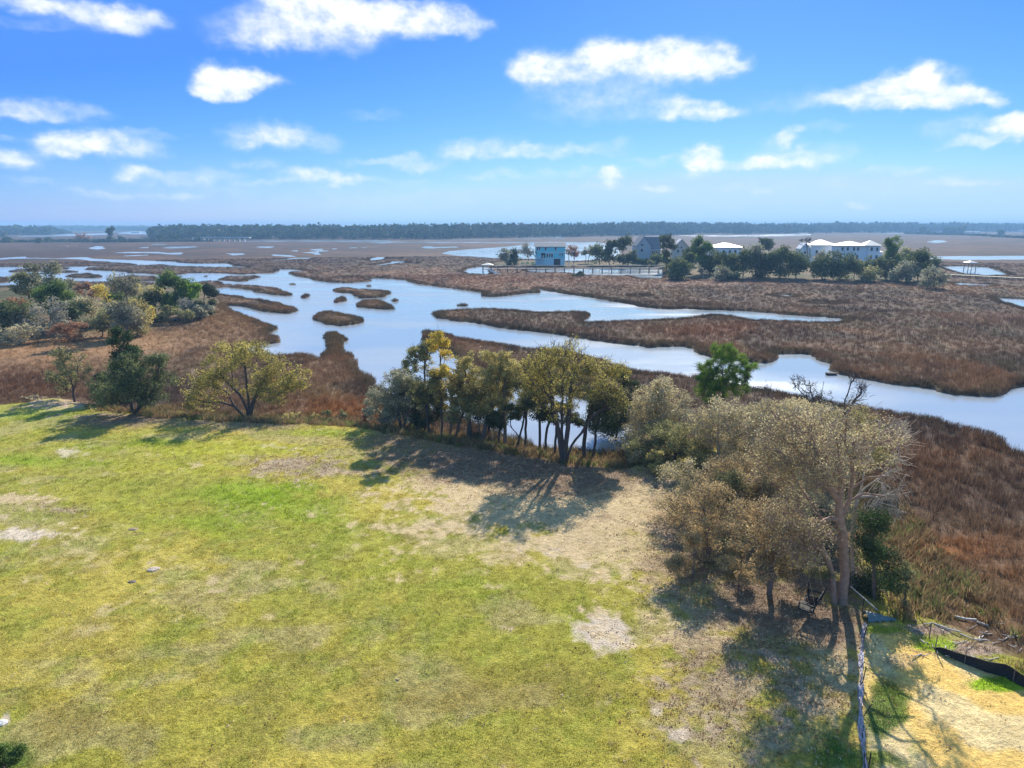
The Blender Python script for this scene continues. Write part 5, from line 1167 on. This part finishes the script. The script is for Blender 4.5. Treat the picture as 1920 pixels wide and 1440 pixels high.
# ------------------------------------------------------------------ docks, boardwalks, bridge, poles
def boardwalk(name, label, p0, p1, zdeck, width, npile, rail, mat=M_wood, planks=70):
    a = Vector((*p0, 0)); b = Vector((*p1, 0)); L = (b - a).length; yaw = math.atan2(b.y - a.y, b.x - a.x)
    root = empty(name, (a.x, a.y, 0), yaw); tag(root, label, 'boardwalk')
    pl = MB().box((L / planks / 2, 0, zdeck), (L / planks - .03, width, .08)).build('plank', mat, root)
    for i in range(1, planks):
        o = pl.copy(); COL.objects.link(o); o.parent = root; o.location = (i * L / planks, 0, 0)
    for s_ in (-1, 1): MB().box((L / 2, s_ * (width / 2 - .12), zdeck - .16), (L, .12, .22)).build('beam', M_pile, root)
    for i in range(npile):
        for s_ in (-1, 1):
            q = MB().bar(((i + .5) * L / npile, s_ * width * .42, -1.0), ((i + .5) * L / npile, s_ * width * .42, zdeck + (.1 if i % 2 else (1.05 if rail else .1))), .12, n=6).build('pile', M_pile, root)
    if rail:
        for s_ in (-1, 1):
            MB().box((L / 2, s_ * (width / 2 - .05), zdeck + 1.05), (L, .14, .07)).build('handrail', mat, root)
    return root
def gazebo(name, label, x, y, zdeck, w, hpost, roofm, hr=1.1, cat='boathouse'):
    root = empty(name, (x, y, 0)); tag(root, label, cat)
    MB().box((0, 0, zdeck), (w, w * .9, .12)).build('deck', M_wood, root)
    for sx in (-1, 1):
        for sy in (-1, 1): MB().bar((sx * w * .44, sy * w * .38, -1), (sx * w * .44, sy * w * .38, zdeck + hpost), .15, n=6).build('post', M_pile, root)
    a = w * .58; z = zdeck + hpost
    MB().poly([(-a, -a * .9, z), (a, -a * .9, z), (a, a * .9, z), (-a, a * .9, z), (-a, -a * .9, z + .15), (a, -a * .9, z + .15), (a, a * .9, z + .15), (-a, a * .9, z + .15), (0, 0, z + hr)],
              [(3,2,1,0),(0,1,5,4),(1,2,6,5),(2,3,7,6),(3,0,4,7),(4,5,8),(5,6,8),(6,7,8),(7,4,8)]).build('roof', roofm, root)
    rl = MB()
    for sx in (-1, 1): rl.box((sx * w * .44, 0, zdeck + 1.0), (.1, w * .76, .1))
    rl.box((0, w * .38, zdeck + 1.0), (w * .88, .1, .1)); rl.build('railing', M_pile, root)
    return root
def build_docks():
    x, y, _ = ground(914, 514, 0); s = scale_at(x, y, 0)
    zd = 2.0
    gazebo('boathouse', 'dock shelter with a pale hipped roof over the left creek inlet', x, y, zd, 19 * s, (514 - 497.5) * s - zd, M_cream, hr=4.6 * s)
    r_ = empty('gangway', (x + 1.0, y - 2.5, 0)); tag(r_, 'white gangway ramp slanting down from the dock shelter', 'gangway')
    MB().poly([(-1.2, 0, zd + .1), (2.6, -1.5, .35), (3.6, -1.5, .35), (-.2, 0, zd + .1), (-1.2, 0, zd - .05), (2.6, -1.5, .2), (3.6, -1.5, .2), (-.2, 0, zd - .05)], [(0,1,2,3),(7,6,5,4),(0,4,5,1),(1,5,6,2),(2,6,7,3),(3,7,4,0)]).build('ramp', M_white, r_)
    for sx in (-1.2, -.2): MB().bar((sx, 0, zd + 1), (sx + 3.8, -1.5, 1.25), .05).build('handrail', M_white, r_)
    r_ = empty('floating_dock', (x + 4.8, y - 4.4, 0)); tag(r_, 'low floating dock at the foot of the white gangway', 'dock')
    MB().box((0, 0, .22), (4.2, 1.8, .3)).build('deck', M_wood, r_); MB().box((0, -.5, .5), (1.2, .7, .28)).build('box', M_white, r_)
    a = ground(925, 513.5, 0); b = ground(1243, 512.5, 0)
    za = 2.1
    boardwalk('boardwalk', 'long raised boardwalk on piles from the dock shelter past the turquoise house', a[:2], b[:2], za, 1.7, 18, True)
    # right hand pair
    x, y, _ = ground(1817, 511, 0); s = scale_at(x, y, 0)
    gazebo('dock_shelter', 'small dock shelter with white hipped roof in the marsh at the right', x, y, 1.6, 16 * s, (511 - 493) * s - 1.6, M_white, hr=4 * s)
    x, y, _ = ground(1746, 493, 0); gazebo('pier_shelter', 'dark open pier frame on the creek behind the shore row', x, y, 1.2, 6.5, 1.6, M_pile, hr=.25)
    a = ground(1770, 520, 0); b = ground(1990, 531, 0)
    boardwalk('boardwalk', 'low pale boardwalk crossing the marsh at the right edge', a[:2], b[:2], 1.1, 2.6, 22, False, M_sand, 60)
    # low bridge at the far left
    a = ground(366, 453.3, 0); b = ground(470, 453.0, 0); a, b = Vector(a), Vector(b); L = (b - a).length
    r_ = empty('bridge', (a.x, a.y, 0), math.atan2(b.y - a.y, b.x - a.x)); tag(r_, 'low concrete road bridge with pale piers at the far left', 'bridge')
    conc = simple('concrete', (.50, .50, .47), .9, .1)
    MB().box((L * .56, 0, 4.6), (L * .88, 9, .9)).build('deck', conc, r_); MB().box((L * .56, -4.4, 5.4), (L * .88, .25, .7)).build('parapet', conc, r_)
    MB().prism([(-2, 0), (L * .15, 0), (L * .15 + 4, .2), (L * .12, 4.1), (-2, 4.8)], -4.5, 4.5, 'y').build('abutment', conc, r_)
    for i in range(8): MB().box((L * (.22 + .095 * i), 0, 1.9), (1.1, 7, 4.5)).build('pier', conc, r_)
    # utility poles
    for i, (px, foot, top, lab) in enumerate([(1810,441,417.5,'thin utility pole, first from the left at the far right'), (1823,445,429,'short utility pole left of the tall pair'), (1848,442,417,'tall utility pole, left of the tall pair near the marina'), (1883,444,417,'tall utility pole, right of the tall pair near the marina'), (1917,445,413,'tallest utility pole at the right edge')]):
        x, y, z = ground(px, foot, .4); h = at(px, top, y)[2] - z
        r_ = empty('utility_pole', (x, y, z)); tag(r_, lab, 'utility pole', 'utility poles on the far right causeway')
        MB().bar((0, 0, -.5), (0, 0, h), .32, .22).build('pole', M_pile, r_); MB().box((0, 0, h - 1.2), (3.2, .25, .25)).build('crossarm', M_pile, r_)
    # pale Adirondack style seats / boards in front of the turquoise house
    for i, px in enumerate((980, 989, 999)):
        x, y, z = on_ground(px, 497.5)
        r_ = empty('garden_bench', (x, y, z)); tag(r_, ['pale yellow bench left of the turquoise house, leftmost of three', 'pale yellow bench, middle of three near the turquoise house', 'pale yellow bench nearest the turquoise house wall'][i], 'bench', 'pale yellow benches by the turquoise house')
        MB().box((0, 0, .5), (1.7, .6, .12)).build('seat', M_yellowb, r_); MB().box((0, .3, .9), (1.7, .1, .8)).build('backrest', M_yellowb, r_)
        for sx in (-.75, .75): MB().box((sx, 0, .25), (.15, .6, .5)).build('leg', M_yellowb, r_)
    # moored boats / parked shapes of the marina at the far right
    for i, px in enumerate((1852, 1862, 1870, 1881, 1890, 1899, 1907, 1915)):
        x, y, z = ground(px, 443.2 + (px - 1850) * .055, .3)
        r_ = empty('moored_boat', (x, y, .0), .3 * ((i * 37) % 5 - 2)); tag(r_, 'small white boat in the far marina at the right edge', 'boat', 'white boats in the far marina')
        MB().poly([(-3.4, -1.1, .9), (2, -1.2, .9), (3.8, 0, 1.1), (2, 1.2, .9), (-3.4, 1.1, .9), (-3.1, -.7, 0), (1.8, -.7, 0), (3, 0, .1), (1.8, .7, 0), (-3.1, .7, 0)], [(0,1,2,3,4),(9,8,7,6,5),(0,5,6,1),(1,6,7,2),(2,7,8,3),(3,8,9,4),(4,9,5,0)]).build('hull', M_white, r_)
        MB().box((-.4, 0, 1.6), (2.0, 1.5, 1.2)).build('cabin', M_white, r_)
build_docks()

# ------------------------------------------------------------------ near things on the lawn
def build_near():
    # hanging swing
    x, y, _ = on_ground(1517, 1154); z = gz(x, y) + .62
    cx, cy = at(1517, 1137, y)[0], y
    r_ = empty('hanging_swing', (cx, cy, z), R(52)); tag(r_, 'black slatted porch swing hanging from the oak with two reddish trunks', 'swing')
    sl_ = MB().box((0, 0, 0), (1.35, .055, .03)).build('seat_slat', M_black, r_); sl_.location = (0, -.26, .02)
    for i in range(1, 8):
        o = sl_.copy(); COL.objects.link(o); o.parent = r_; o.location = (0, -.26 + i * .075, .02 - .03 * math.sin(i * .5))
    for i in range(6):
        b_ = MB().box((0, 0, 0), (1.35, .025, .055)).build('back_slat', M_black, r_) if i == 0 else bb.copy()
        if i == 0: bb = b_
        else: COL.objects.link(b_); b_.parent = r_
        b_.location = (0, -.33 - i * .02, .10 + i * .08)
    for s_ in (-1, 1):
        MB().box((s_ * .70, -.02, -.03), (.05, .62, .06)).build('side_rail', M_black, r_)
        MB().box((s_ * .70, -.02, .27), (.09, .62, .03)).build('armrest', M_black, r_)
        MB().box((s_ * .70, .26, .12), (.05, .05, .28)).build('arm_post', M_black, r_)
        MB().bar((s_ * .70, -.33, -.05), (s_ * .70, -.46, .60), .028, n=4).build('back_post', M_black, r_)
        for yy in (.26, -.40):
            MB().bar((s_ * .72, yy, .28), (s_ * .72, -.05, 1.5), .008, n=4).build('chain', M_chain, r_)
        MB().bar((s_ * .72, -.05, 1.5), (s_ * .72, -.05, 3.4), .008, n=4).build('chain', M_chain, r_)
    # pale pole leaning on the oak
    a = on_ground(1645, 1146); b = on_ground(1592, 1120)
    r_ = MB().bar((0, 0, .05), (b[0] - a[0], b[1] - a[1], .55), .035, .03).build('fallen_pole', M_drift); r_.location = a; tag(r_, 'thin pale pole lying from the oak trunk to the blue grey tarp', 'pole')
    # rolled silt fence running down the right side
    pts = [(1621,1172),(1617,1200),(1614,1235),(1615,1270),(1613,1310),(1614,1350),(1617,1390),(1621,1425),(1625,1470),(1630,1540)]
    W = [np.array(on_ground(*p)) for p in pts]; g = np.random.default_rng(5)
    P = []
    for a, b in zip(W[:-1], W[1:]):
        m = max(2, int(np.linalg.norm(b - a) / .12))
        P += [a + (b - a) * k / m for k in range(m)]
    P = np.array(P); n = len(P); V = []; nc = 7
    for i, p in enumerate(P):
        wdt = .085 + .04 * math.sin(i * .35) + g.uniform(-.02, .02)
        for j in range(nc):
            t = j / (nc - 1) * 2 - 1
            V.append((p[0] + t * wdt + g.normal(0, .012), p[1] + g.normal(0, .02), p[2] + .03 + .13 * (1 - t * t) * (.6 + .5 * math.sin(i * .8 + j * 2.1)) + .04 * math.sin(j * 2.6 + i * .25)))
    Fq = [(i * nc + j, i * nc + j + 1, (i + 1) * nc + j + 1, (i + 1) * nc + j) for i in range(n - 1) for j in range(nc - 1)]
    root = empty('silt_fence', tuple(P[0])); tag(root, 'collapsed pale violet silt fence running down the lawn beside the sandy yard', 'fence')
    me = bpy.data.meshes.new('fabric'); me.from_pydata([tuple(np.array(v) - P[0]) for v in V], [], Fq); me.materials.append(M_fab); link('fabric', me, root)
    for (px, py, dx, h) in ((1617,1205,.12,.7),(1616,1285,.1,.75),(1618,1345,.28,.5),(1626,1455,.05,.8)):
        a = np.array(on_ground(px, py)) - P[0]
        MB().bar(tuple(a), tuple(a + np.array([dx, .05, h])), .022, n=4).build('stake', M_black, root)
    # tarp heap at the fence corner
    c = np.array(on_ground(1636, 1162)); V = []; nx, ny = 16, 9
    for i in range(nx):
        for j in range(ny):
            u, v = i / (nx - 1), j / (ny - 1)
            wd = .28 * (1 - u) ** .6 + .04
            V.append((-.35 + u * 1.35, (v - .5) * 2 * wd + .05 * math.sin(u * 5), .05 + .34 * (1 - u) * (1 - (2 * v - 1) ** 2) + .04 * math.sin(i * 1.7 + j * 1.3)))
    me = bpy.data.meshes.new('folded_tarp'); me.from_pydata(V, [], [(i * ny + j, (i + 1) * ny + j, (i + 1) * ny + j + 1, i * ny + j + 1) for i in range(nx - 1) for j in range(ny - 1)]); me.materials.append(M_tarp)
    o = link('folded_tarp', me); o.location = c; tag(o, 'blue grey tarp heaped at the corner of the collapsed silt fence', 'tarp')
    st = MB().bar((0, 0, 0), (.02, 0, .75), .02, n=4).build('corner_stake', M_black); st.location = on_ground(1616, 1150); tag(st, 'thin black stake standing by the blue grey tarp', 'stake')
    # standing black silt fence at the right edge
    top = [(1752,1199),(1766,1206),(1790,1216),(1815,1227),(1850,1240),(1882,1249),(1905,1262),(1925,1270),(1990,1300),(2080,1345)]
    W = [np.array(on_ground(p[0], p[1] + 20)) for p in top]
    root = empty('silt_fence', tuple(W[0])); tag(root, 'black silt fence standing along the sandy yard at the right edge', 'fence')
    P = []
    for a, b in zip(W[:-1], W[1:]):
        m = max(3, int(np.linalg.norm(b - a) / .18)); P += [a + (b - a) * k / m for k in range(m)]
    P = np.array(P) - W[0]; n = len(P); V = []; Fq = []
    for i, p in enumerate(P):
        hgt = .50 * min(1, .25 + i / 14) + .05 * math.sin(i * .5)
        off = .05 * math.sin(i * .9)
        for (o_, z_) in ((-.03, 0), (.02 + off, hgt * .5), (-.02 + off * .5, hgt), (.0 + off * .5, hgt), (.04 + off, hgt * .5), (-.01, 0)): V.append((p[0] + o_ * .5, p[1] + o_, p[2] + z_ - .04 * (z_ == 0)))
    for i in range(n - 1):
        for j in range(5): Fq.append((i * 6 + j, (i + 1) * 6 + j, (i + 1) * 6 + j + 1, i * 6 + j + 1))
    me = bpy.data.meshes.new('fabric'); me.from_pydata(V, [], Fq); me.materials.append(M_fabblack); link('fabric', me, root)
    for i in (0, n // 4, n // 2, 3 * n // 4): MB().bar(tuple(P[i] + np.array([0, -.05, -.05])), tuple(P[i] + np.array([0, -.05, .75 if i == 0 else .58])), .022, n=4).build('stake', M_pile, root)
    o = MB().bar((0, 0, -.05), (.01, 0, .72), .022, n=5).build('fence_stake', M_pile); o.location = on_ground(1742, 1196); tag(o, 'lone dark stake at the left end of the standing black silt fence', 'stake')
    # dead log and sticks on the bank
    def stick(name, label, cat, pts, r, group=None, mat=M_drift):
        P = [np.array(on_ground(*p)) for p in pts]; o = P[0]; mb = MB()
        for k in range(len(P) - 1):
            mb.bar(tuple(P[k] - o + np.array([0, 0, r * 1.1])), tuple(P[k + 1] - o + np.array([0, 0, r * 1.1 + (.1 if k % 2 else .02)])), r * (1 - .25 * k / len(P)), r * (1 - .25 * (k + 1) / len(P)))
        a = mb.build(name, mat); a.location = tuple(o); tag(a, label, cat, group); return a
    stick('fallen_log', 'bleached forked log with dark underside on the marsh edge at the right', 'log', [(1788,1158),(1808,1163),(1830,1168),(1852,1176)], .06)
    stick('fallen_log', 'long curved dead branch below the bleached forked log', 'log', [(1750,1170),(1775,1180),(1800,1190),(1822,1200),(1850,1206)], .035)
    g = np.random.default_rng(9)
    for i in range(34):
        px, py = (g.uniform(1700, 1920), g.uniform(1150, 1235)) ; py = max(py, 1140 + (px - 1700) * .16 + g.uniform(0, 40))
        a = g.uniform(0, 3.14); L = g.uniform(12, 34)
        stick('dead_stick', 'bleached dead stick among the litter between marsh grass and black silt fence', 'stick', [(px, py), (px + L * math.cos(a) * .5, py + L * math.sin(a) * .3 + g.uniform(-2, 2)), (px + L * math.cos(a), py + L * math.sin(a) * .5)], (.016 + .012 * g.random()), 'dead sticks on the right bank')
    stick('dead_branch', 'bleached driftwood trunk at the front of the wooded point, longest', 'driftwood', [(118,620),(108,623),(100,626)], .16)
    stick('dead_branch', 'thin white branch crossing the longest driftwood trunk', 'driftwood', [(72,620),(85,622),(96,625)], .12)
    stick('dead_branch', 'short white branch at the far left of the wooded point', 'driftwood', [(24,632),(29,630),(32,626)], .12)
    stick('dead_branch', 'second pale branch right of the longest driftwood trunk', 'driftwood', [(128,616),(136,612),(133,604)], .12)
    # root plates
    for (px, py, w, h, lab, m) in ((290, 604, 12, 11, 'black upturned root plate at the front of the wooded point', M_barkdark), (331, 602, 12, 8, 'upturned stump with pale roots right of the black root plate', M_barkdark)):
        x, y, z = on_ground(px, py); s = scale_at(x, y, z); r_ = empty('root_plate', (x, y, z)); tag(r_, lab, 'stump')
        mb = MB(); N_ = 14
        V = [(0, -.5, h * s * .45)] + [(w * s * .5 * math.cos(t) * (1 + .25 * math.sin(3 * t)), .25 * math.sin(5 * t), max(-.1, h * s * .45 + h * s * .55 * math.sin(t) * (1 + .2 * math.sin(4 * t)))) for t in np.linspace(0, 2 * math.pi, N_, endpoint=False)] + [(0, 1.6, h * s * .3)]
        mb.poly(V, [(0, 1 + i, 1 + (i + 1) % N_) for i in range(N_)] + [(N_ + 1, 1 + (i + 1) % N_, 1 + i) for i in range(N_)]); mb.build('root_mass', m, r_)
        rt = MB()
        for k in range(9):
            t = k / 9 * math.pi * 1.1; rt.bar((0, -.4, h * s * .5), (w * s * .55 * math.cos(t), -.7, h * s * .5 + h * s * .6 * math.sin(t)), .09, .04, 4)
        rt.build('roots', M_drift if 'pale' in lab else M_barkdark, r_)
    # plank drifting in the creek
    x, y, _ = ground(1558, 703, 0); s = scale_at(x, y, 0)
    r_ = MB().poly([(-11*s,-.28,.02),(-9*s,-.3,.3),(9*s,-.26,.26),(12*s,0,.3),(9*s,.26,.26),(-9*s,.3,.3),(9*s,-.2,-.1),(9*s,.2,-.1),(-9*s,.2,-.1),(-9*s,-.2,-.1)], [(1,2,3,4,5),(0,1,5),(9,8,7,6),(1,9,6,2),(2,6,3),(3,6,7),(3,7,4),(4,7,8,5),(0,5,8),(0,8,9),(0,9,1)]).build('drifting_log', M_barkdark)
    r_.location = (x, y, 0); tag(r_, 'dark half sunken log floating at the bend of the creek', 'log')
    # stones on the lawn
    def stone(px, py, w, h, lab, mat, grp=None):
        x, y, z = on_ground(px, py); s = scale_at(x, y, z); gg = np.random.default_rng(int(px)); V = []; nu, nv = 9, 5
        for j in range(nv):
            for i in range(nu):
                t = 2 * math.pi * i / nu; f = (j / (nv - 1)) * math.pi / 2; k = 1 + gg.uniform(-.15, .15)
                V.append((w * s * .5 * math.cos(t) * math.cos(f) * k, w * s * .4 * math.sin(t) * math.cos(f) * k, -.02 + h * s * math.sin(f) * k))
        Fq = [(j * nu + i, j * nu + (i + 1) % nu, (j + 1) * nu + (i + 1) % nu, (j + 1) * nu + i) for j in range(nv - 1) for i in range(nu)] + [tuple((nv - 1) * nu + i for i in range(nu))]
        me = bpy.data.meshes.new('stone'); me.from_pydata(V, [], Fq); me.materials.append(mat); o = link('stone', me); o.location = (x, y, z); tag(o, lab, 'stone', grp)
    M_st = simple('grey_stone', (.30, .22, .13), .9, .2, 8); M_clod = simple('dark_clod', (.14, .11, .09), .95, .3, 8)
    stone(745, 1275, 9, 3, 'small grey stone alone in the middle of the lawn', M_st); stone(248, 1091, 16, 3, 'dark flat clod of earth on the left of the lawn', M_clod); stone(250, 992, 20, 2.5, 'flat grey clod further back on the left of the lawn', M_st)
    stone(2, 1356, 26, 6, 'broken slab of white concrete at the left edge of the lawn', simple('white_concrete', (.50, .48, .44), .8, .1, 6)); stone(288, 1067, 26, 3, 'low pinkish mound left of the lawn centre', simple('pink_clod', (.42, .34, .27), .95, .2, 6))
    stone(1247, 893, 8, 4, 'little clod in the litter by the yellowish bush', M_clod)
build_near()

def litter():
    # dry leaves lying under the trees
    X, Y = sample_ring(19, 62, 26); sl = lookup(X, Y, SL); z = lookup(X, Y, GZ); px, py = to_px(X, Y, z)
    f = np.zeros(len(X))
    for (cx, cy, rx, ry, k, a) in LAWN_PATCH:
        if k in 'lp': f = np.maximum(f, G(px, py, cx, cy, rx * 1.3, ry * 1.3) * a)
    m = (sl < 1.0) & (RNG.uniform(0, 1, len(X)) < f * .8 + .012)
    X, Y, z = X[m], Y[m], z[m]; n = len(X)
    g = np.random.default_rng(2)
    def patch(seed):
        gg = np.random.default_rng(seed); k = 7; c = np.stack([gg.uniform(-.16, .16, k), gg.uniform(-.16, .16, k), gg.uniform(.01, .05, k)], 1)
        V, Fq, rnd = leaves(c, .02, k, .075, gg, gg.uniform(0, 1, k), .6, .3)
        return bpy.data.objects.new('leaf_patch', np_mesh('leaf_patch', V, Fq, 4, M_blade, [('rnd', 'FLOAT', 'FACE', rnd)]))
    base = np.where((g.uniform(0, 1, n) < .35)[:, None], C(.55, .42, .28), C(.28, .17, .09))
    scatter('leaf_litter', np.stack([X, Y, z], 1), base * g.uniform(.6, 1.3, n)[:, None], g.uniform(.7, 1.3, n), [patch(1), patch(2), patch(3)], 'dry brown leaves strewn under the trees and along the bank', 'leaf litter')
litter()

# ------------------------------------------------------------------ haze
def build_haze():
    m = bpy.data.materials.new('haze'); m.use_nodes = True; nt = m.node_tree; nt.nodes.clear()
    out = nt.nodes.new('ShaderNodeOutputMaterial'); v = nt.nodes.new('ShaderNodeVolumePrincipled')
    v.inputs['Color'].default_value = HAZE_COLOR; v.inputs['Density'].default_value = HAZE_DENSITY; v.inputs['Anisotropy'].default_value = 0.0
    nt.links.new(v.outputs[0], out.inputs['Volume'])
    r = 4400
    o = MB().box((0, 0, 17.5), (2 * r, 2 * r, 39)).build('haze', m); tag(o, kind='stuff')
HAZE_COLOR = (.36, .66, 1.0, 1); HAZE_DENSITY = .00030
build_haze()
